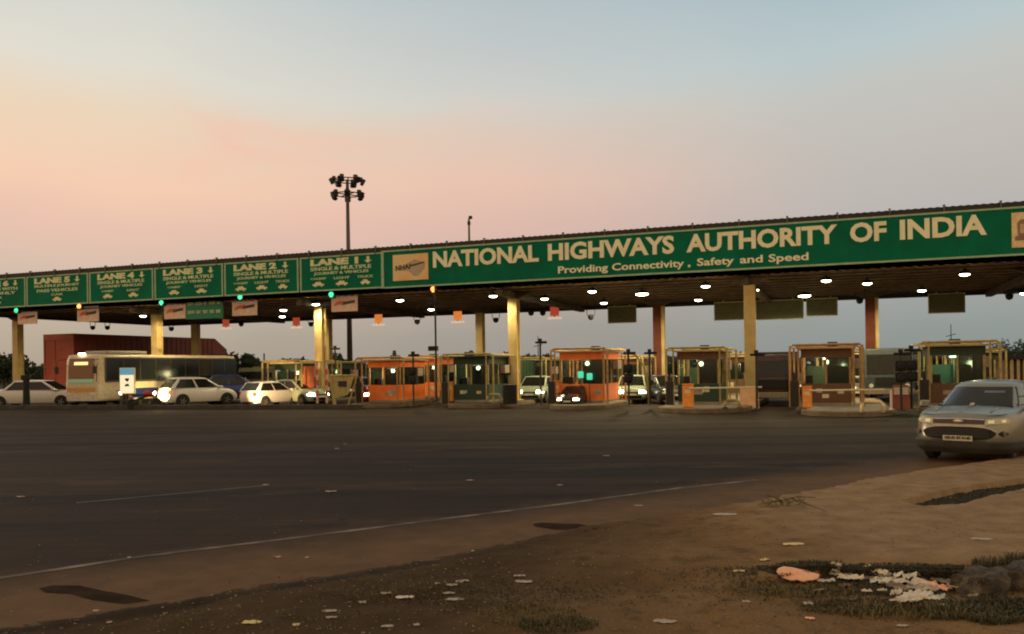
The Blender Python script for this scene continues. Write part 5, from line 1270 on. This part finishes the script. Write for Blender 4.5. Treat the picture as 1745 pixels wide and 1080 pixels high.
# ------------------------------------------------------------------ foreground litter, grass, stone
def crumple(loc, L_, W_, hgt, m, name, label, cat, rz=0, group=None, seed=0, n=9, flat=.3):
    """thin wrinkled sheet with thickness lying on the ground"""
    r = random.Random(seed); mb = MB(); P = []
    off = Vector((r.uniform(0, 99), r.uniform(0, 99), 0)); nx_, ny_ = n, max(4, n-3)
    for i in range(nx_):
        for j in range(ny_):
            u, v = i/(nx_-1)*2-1, j/(ny_-1)*2-1
            k = 1-.25*abs(noise.noise(off+Vector((u*2, v*2, 1))))*2
            x = u*L_/2*k*(1-.25*v*v*r.uniform(.2, 1)); y = v*W_/2*k*(1-.3*u*u)
            z = abs(noise.noise(off+Vector((u*1.8, v*1.8, 0))))*hgt*1.1+abs(noise.noise(off+Vector((u*3.5, v*3.5, 0))))*hgt*.35
            P.append((x, y, z+.004))
    N = len(P); fs = []
    for i in range(nx_-1):
        for j in range(ny_-1):
            a = i*ny_+j; q = (a, a+ny_, a+ny_+1, a+1); fs += [q, tuple(N+t for t in reversed(q))]
    rim = [i*ny_ for i in range(nx_)]+[(nx_-1)*ny_+j for j in range(1, ny_)]+[i*ny_+ny_-1 for i in range(nx_-2, -1, -1)]+[j for j in range(ny_-2, 0, -1)]
    for a, b in zip(rim, rim[1:]+rim[:1]): fs.append((a, N+a, N+b, b))
    mb.add([(x, y, z+.004) for x, y, z in P]+P, fs)
    o = mb.build(name, m, loc=loc, rz=rz); return tag(o, label, cat, group, 'thing')
def gp(px, py):
    if px > 1290 and py > 972:      # the low ground beyond the broken apron edge
        z = 0.0
        for _ in range(6): p = pz(px, py, z); z = .5*z+.5*min(zat(p), .03)
        p.z = z; return p
    p = pz(px, py, 0)
    z = 0
    for _ in range(7):
        z = (z+zat(p))/2 if _ else zat(p); p = pz(px, py, z)
    p.z = zat(p); return p
lit = [ # px, py, len px, height m, mat, rz, label
 (1352, 928, 46, .02, 'yscrap', .1, 'pale yellow wrapper lying above the grass tuft'),
 (1304, 955, 24, .03, 'yscrap', .3, 'small yellow wrapper left of the grass tuft, upper one'),
 (1260, 974, 26, .02, 'yscrap', .0, 'small yellow wrapper left of the grass tuft, lower one'),
 (1236, 877, 52, .01, 'paper', .05, 'thin pale strip on the dirt left of the twig'),
 (1672, 919, 46, .01, 'paper', .0, 'pale strip on the dirt above the stone block'),
 (1132, 1060, 50, .015, 'paper', -.2, 'white strip near the bottom edge right of mid photo'),
 (1378, 1030, 22, .04, 'plastic', .0, 'white scrap below the peach sheet'),
 (1380, 1055, 20, .02, 'peach', -.4, 'small pink scrap below the rubbish heap'),
 (1538, 1067, 26, .01, 'paper', .0, 'flat pale scrap near the bottom edge below the heap'),
 (1272, 1027, 18, .02, 'paper', -.3, 'small grey scrap left below the peach sheet'),
 (690, 1019, 40, .02, 'plastic', .0, 'white wrapper at the left of the small litter patch'),
 (745, 996, 10, .03, 'plastic', .0, 'tiny white scrap at the top of the small litter patch'),
 (787, 992, 30, .03, 'plastic', .5, 'folded pale wrapper at the top of the small litter patch'),
 (770, 998, 26, .02, 'paper', .1, 'grey paper scrap beside the folded wrapper'),
 (775, 1022, 40, .01, 'paper', .05, 'flat paper at the bottom of the small litter patch'),
 (765, 1012, 28, .02, 'paper', .0, 'paper scrap in the middle of the small litter patch'),
 (886, 982, 26, .01, 'paper', .0, 'narrow scrap at the right of the small litter patch'),
 (892, 992, 38, .015, 'paper', -.1, 'wider scrap at the right of the small litter patch'),
 (658, 1012, 24, .02, 'paper', .0, 'dull scrap left of the white wrapper'),
 (618, 1028, 16, .03, 'plastic', .3, 'small white cup scrap left of the litter patch'),
 (562, 1042, 34, .01, 'paper', .0, 'dull scrap near the lower left verge, upper one'),
 (565, 1053, 26, .01, 'paper', .0, 'dull scrap near the lower left verge, lower one'),
 (430, 1062, 44, .02, 'yscrap', -.05, 'long twig like wrapper near the bottom edge left of mid photo'),
 (505, 1066, 16, .02, 'yscrap', .2, 'small dull wrapper near the bottom edge'),
 (660, 1068, 28, .01, 'paper', .0, 'dull scrap at the bottom edge in mid photo'),
 (710, 1066, 14, .02, 'paper', .4, 'tiny scrap at the bottom edge in mid photo'),
 (473, 950, 16, .02, 'plastic', .0, 'white scrap on the dusty shoulder below the edge line'),
 (523, 951, 8, .02, 'plastic', .0, 'tiny scrap right of the white one on the dusty shoulder'),
 (164, 1042, 14, .02, 'paper', .0, 'small scrap right of the long tar patch, upper one'),
 (186, 1062, 12, .02, 'paper', .0, 'small scrap on the left verge edge'),
 (220, 951, 8, .02, 'plastic', .0, 'tiny white scrap on the edge line at left'),
 (453, 827, 14, .04, 'plastic', .0, 'white scrap at the end of the faded lane line'),
 (564, 838, 26, .03, 'plastic', .0, 'white scrap on the asphalt left of mid photo'),
 (801, 819, 18, .03, 'plastic', .0, 'white scrap on the asphalt in mid photo'),
 (954, 827, 12, .02, 'paper', .0, 'dull scrap on the asphalt above the edge line'),
 (1033, 777, 14, .03, 'plastic', .0, 'far white scrap on the asphalt right of mid photo'),
 (574, 765, 10, .04, 'plastic', .0, 'far white scrap on the asphalt left of mid photo'),
 (588, 757, 8, .04, 'plastic', .0, 'farthest tiny scrap on the asphalt'),
 (35, 847, 18, .03, 'plastic', .0, 'white scrap on the asphalt at the left edge'),
 (806, 1044-104, 8, .02, 'paper', .0, 'tiny scrap on the shoulder in mid photo'),
 (1088, 862, 20, .01, 'paper', .0, 'dull flat scrap just below the edge line'),
 (1620, 850, 20, .04, 'paper', .0, 'grey lump in the dark hollow right of the twig'),
]
for i, (px, py, wpx, hh, m, rz, lb) in enumerate(lit):
    p = gp(px, py); k = p.y/F; L_ = wpx*k*.85
    crumple(p, L_, max(.06, L_*.5), hh*.7, M[{'plastic': 'dull' if i > 10 else 'plastic', 'paper': 'dull'}.get(m, m)], 'litter', lb, 'litter', rz, 'scattered litter', i)
hp = [(1415, 978, 42, .08, 0), (1432, 985, 50, .07, 2), (1450, 992, 46, .06, 0), (1470, 990, 40, .05, 3), (1408, 995, 30, .05, 1), (1492, 980, 44, .08, 0), (1512, 990, 95, .06, 0), (1498, 972, 40, .08, 2), (1545, 986, 80, .08, 0), (1560, 998, 70, .08, 1), (1535, 1006, 54, .06, 3), (1572, 1010, 50, .06, 2), (1590, 1003, 60, .06, 4), (1560, 1022, 90, .05, 0), (1545, 1030, 60, .05, 1), (1588, 1020, 44, .04, 5), (1610, 996, 46, .04, 3), (1640, 1008, 50, .03, 2), (1478, 1010, 20, .03, 0), (1503, 1011, 18, .03, 0), (1586, 1027, 32, .03, 0), (1606, 1034, 16, .03, 5), (1440, 1003, 26, .04, 3), (1528, 1018, 36, .05, 1), (1620, 985, 28, .04, 3), (1425, 968, 20, .05, 1), (1395, 1012, 26, .02, 3), (1452, 1024, 20, .02, 3), (1660, 1020, 26, .03, 2)]
HM = [M['plastic'], M['paper'], M['dull'], mat('brown_scrap', (.12, .08, .05), .7, c2=(.25, .18, .12), scale=10), M['peach'], mat('bluish_scrap', (.4, .42, .42), .5, c2=(.55, .55, .52), scale=10)]
for i, (px, py, wpx, hh, mi) in enumerate(hp):
    p = gp(px, py); k = p.y/F; L_ = wpx*k
    crumple(p+Vector((0, 0, .005+.012*(i % 3))), L_*1.05, L_*random.uniform(.35, .7), hh, HM[mi], 'plastic_scrap', 'crumpled scrap of plastic or paper in the rubbish heap beside the stone block', 'litter', random.uniform(-1.2, 1.2), 'rubbish heap scraps', 100+i, n=13)
p = gp(1360, 990)
mb = MB(); vs = []; N_ = 21; rows = 7
for i in range(N_):
    u = i/(N_-1)*2-1; w_ = .085*math.sqrt(max(0, 1-abs(u)**2.6))*(1.1-.35*u)
    for j in range(rows):
        v = j/(rows-1)*2-1; vs.append((u*.20, v*w_*.9, .05+v*w_*.42-.02*u+.012*math.cos(v*2.5)+.012*noise.noise(Vector((u*3, v*2, 0)))))
n_ = len(vs); vs += [(x, y+.012, z-.012) for x, y, z in vs]; fs = []
for i in range(N_-1):
    for j in range(rows-1):
        a = i*rows+j; q = (a, a+rows, a+rows+1, a+1); fs += [q, tuple(n_+t for t in reversed(q))]
mb.add(vs, fs); tag(mb.build('foam_sheet', M['peach'], loc=p, smooth=True, rz=-.1), 'smooth peach coloured foam tray leaning at the left of the rubbish heap', 'litter')
# stone block
a = gp(1662, 1020); b = gp(1790, 1000)
p = (a+b)/2; L_ = (b-a).length
ht = .17
mb = MB(); vs = []; 
nx_, ny_, nz_ = 14, 8, 7
import bmesh
bm = bmesh.new(); bmesh.ops.create_cube(bm, size=1); bmesh.ops.subdivide_edges(bm, edges=bm.edges[:], cuts=24, use_grid_fill=True)
for v in bm.verts:
    v.co = Vector((v.co.x*L_, v.co.y*.32, (v.co.z+.5)*(ht+.12+.03*v.co.x)-.12))
    q = v.co*4; v.co += Vector((noise.noise(q), noise.noise(q+Vector((9, 0, 0))), noise.noise(q+Vector((0, 9, 0)))))*.07; q = v.co*9; v.co += Vector((noise.noise(q), noise.noise(q+Vector((9, 0, 0))), noise.noise(q+Vector((0, 9, 0)))))*.035+Vector((noise.noise(q*4), 0, noise.noise(q*4+Vector((5, 5, 5)))))*.015
me = bpy.data.meshes.new('stone_block'); bm.to_mesh(me); bm.free(); me.materials.append(M['stone'])
o = bpy.data.objects.new('stone_block', me); col.objects.link(o); o.location = (p.x, p.y+.15, a.z); o.rotation_euler.z = math.atan2(b.y-a.y, b.x-a.x)
tag(o, 'rough dark stone block at the right edge of the rubbish heap', 'stone')
# grass: blades
def blades(name, label, spots, m, seed):
    r = random.Random(seed); mb = MB(); vs = []; fs = []
    for (px, py, rx, ry, n, hgt) in spots:
        for k in range(n):
            a = r.uniform(0, 2*PI); q = math.sqrt(r.random())
            p = gp(px+rx*q*math.cos(a), py+ry*q*math.sin(a))
            h_ = hgt*r.uniform(.4, 1.1); th = r.uniform(0, 2*PI); le = Vector((math.cos(th), math.sin(th), 0))*h_*r.uniform(.2, .9); sd_ = Vector((-math.sin(th), math.cos(th), 0))*.006
            i = len(vs); mid = p+le*.4+Vector((0, 0, h_*.7)); tip = p+le+Vector((0, 0, h_*.85))
            p = p-Vector((0, 0, .01))
            vs += [p-sd_, p+sd_, mid+sd_*.7, mid-sd_*.7, tip]; fs += [(i, i+1, i+2, i+3), (i+3, i+2, i+4)]
    mb.add(vs, fs); tag(mb.build(name, m), label, 'grass', kind='stuff')
blades('grass', 'dark green grass round the rubbish heap and stone block', [(1380, 970, 60, 9, 2600, .06), (1345, 975, 50, 8, 900, .05), (1330, 978, 50, 8, 500, .03), (1700, 1044, 70, 22, 1800, .07), (1740, 958, 30, 6, 200, .11), (1480, 1036, 120, 14, 1100, .04), (1620, 1042, 60, 16, 900, .05), (1500, 1000, 110, 16, 1400, .035), (1690, 962, 36, 6, 160, .09), (950, 1066, 70, 14, 500, .05)], M['grn'], 5)
blades('dry_grass', 'thin dry grass on the lower verge', [(1290, 1005, 60, 12, 300, .05), (900, 1050, 90, 20, 600, .04), (720, 1010, 150, 20, 300, .03), (450, 1056, 200, 22, 250, .025), (1380, 1010, 80, 10, 400, .06), (1550, 1045, 120, 14, 400, .08)], M['drycl'], 6)
r = random.Random(21); mb = MB(); vs = []; fs = []
for k in range(18000):  # dark flakes laid as shade in hollow and crack, plus some verge litter
    px = r.gauss(1500, 130); py = 966+abs(r.gauss(0, 26))
    if k % 5 == 0: px = r.uniform(1545, 1750); py = 852-(px-1545)*.19+r.uniform(-9, 6)
    if k % 7 == 0: px = r.gauss(830, 130); py = r.gauss(1010, 16)
    if k % 3 == 1: px = r.uniform(1290, 1690); py = 966+abs(r.gauss(0, 9))
    q = gp(px, py)
    if k % 5 == 0 and k % 3 != 1 and not inpoly(q.x, q.y, HOLE): continue
    a = Vector((r.gauss(0, 1), r.gauss(0, 1), r.gauss(0, .5))).normalized()*r.uniform(.008, .022); b = a.orthogonal().normalized()*.007; q = q+Vector((0, 0, r.uniform(0, .02)))
    i = len(vs); vs += [q-a, q+b, q+a, q-b]; fs.append((i, i+1, i+2, i+3))
hx0, hx1 = min(q.x for q in HOLE), max(q.x for q in HOLE); hy0, hy1 = min(q.y for q in HOLE), max(q.y for q in HOLE)
for k in range(22000):      # dark flakes stand in for the shade inside the long apron crack
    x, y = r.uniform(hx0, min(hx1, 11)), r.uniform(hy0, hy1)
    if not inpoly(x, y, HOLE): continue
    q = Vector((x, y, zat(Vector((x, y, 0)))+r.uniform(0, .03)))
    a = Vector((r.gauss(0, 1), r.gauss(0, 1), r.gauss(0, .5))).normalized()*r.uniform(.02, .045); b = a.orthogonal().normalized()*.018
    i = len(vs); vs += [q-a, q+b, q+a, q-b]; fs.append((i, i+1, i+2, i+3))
for k in range(3200):      # dark flakes put shade colour on the wall under the broken apron edge
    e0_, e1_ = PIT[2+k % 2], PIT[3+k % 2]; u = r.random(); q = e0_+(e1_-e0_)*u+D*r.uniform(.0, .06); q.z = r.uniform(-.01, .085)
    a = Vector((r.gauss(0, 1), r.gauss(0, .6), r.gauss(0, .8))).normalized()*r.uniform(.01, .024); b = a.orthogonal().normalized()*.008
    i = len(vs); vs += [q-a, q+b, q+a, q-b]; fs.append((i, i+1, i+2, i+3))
mb.add(vs, fs); tag(mb.build('shade_litter', mat('dark_shade_litter', (.02, .016, .009), .9, c2=(.055, .045, .022), scale=30)), 'dark leaf flakes standing in for shade in the rubbish hollow and apron crack', 'shade litter', kind='stuff')
# twig and wires
p = gp(1345, 862)
s = thing('dead_branch', 'dead branch with dry leaves lying on the dirt', 'branch', p)
mb = MB(); mb.tube([(-.3, .1, .03), (-.1, .0, .08), (.12, 0, .13), (.35, -.05, .12)], .012, 6, .005); mb.tube([(.05, 0, .1), (.2, -.3, .05), (.3, -.6, .02)], .008, 6, .004); mb.tube([(-.1, 0, .08), (-.3, .05, .15)], .006, 5); mb.build('stem', M['bark'], s)
mb = MB(); r = random.Random(9); vs = []; fs = []
for k in range(90):
    q = Vector((r.uniform(-.4, .25), r.uniform(-.12, .12), r.uniform(.02, .1))); a = Vector((r.gauss(0, 1), r.gauss(0, 1), r.gauss(0, .5))).normalized()*.035; b = a.orthogonal().normalized()*.015; i = len(vs); vs += [q-a, q+b, q+a, q-b]; fs.append((i, i+1, i+2, i+3))
mb.add(vs, fs); mb.build('dry_leaves', M['drycl'], s)
# pebbles
r = random.Random(11); mb = MB(); vs = []; fs = []
for k in range(2600):
    px = r.uniform(0, 1745); py = r.uniform(800, 1085)
    p = gp(px, py)
    if p.z == 0 and r.random() < .9: continue
    s_ = r.uniform(.004, .014); i = len(vs); rz = r.uniform(0, 3)
    for dx, dy, dz in ((1, 0, .2), (0, 1, .2), (-1, 0, .2), (0, -1, .2), (0, 0, .9), (0, 0, -.3)):
        vs.append((p.x+s_*(dx*math.cos(rz)-dy*math.sin(rz))*1.2, p.y+s_*(dx*math.sin(rz)+dy*math.cos(rz)), p.z+s_*dz))
    fs += [(i, i+1, i+4), (i+1, i+2, i+4), (i+2, i+3, i+4), (i+3, i, i+4), (i+1, i, i+5), (i+2, i+1, i+5), (i+3, i+2, i+5), (i, i+3, i+5)]
mb.add(vs, fs); tag(mb.build('gravel', mat('gravel', (.1, .07, .045), .9, c2=(.26, .2, .14), scale=3)), 'small stones strewn on the verge', 'gravel', kind='stuff')
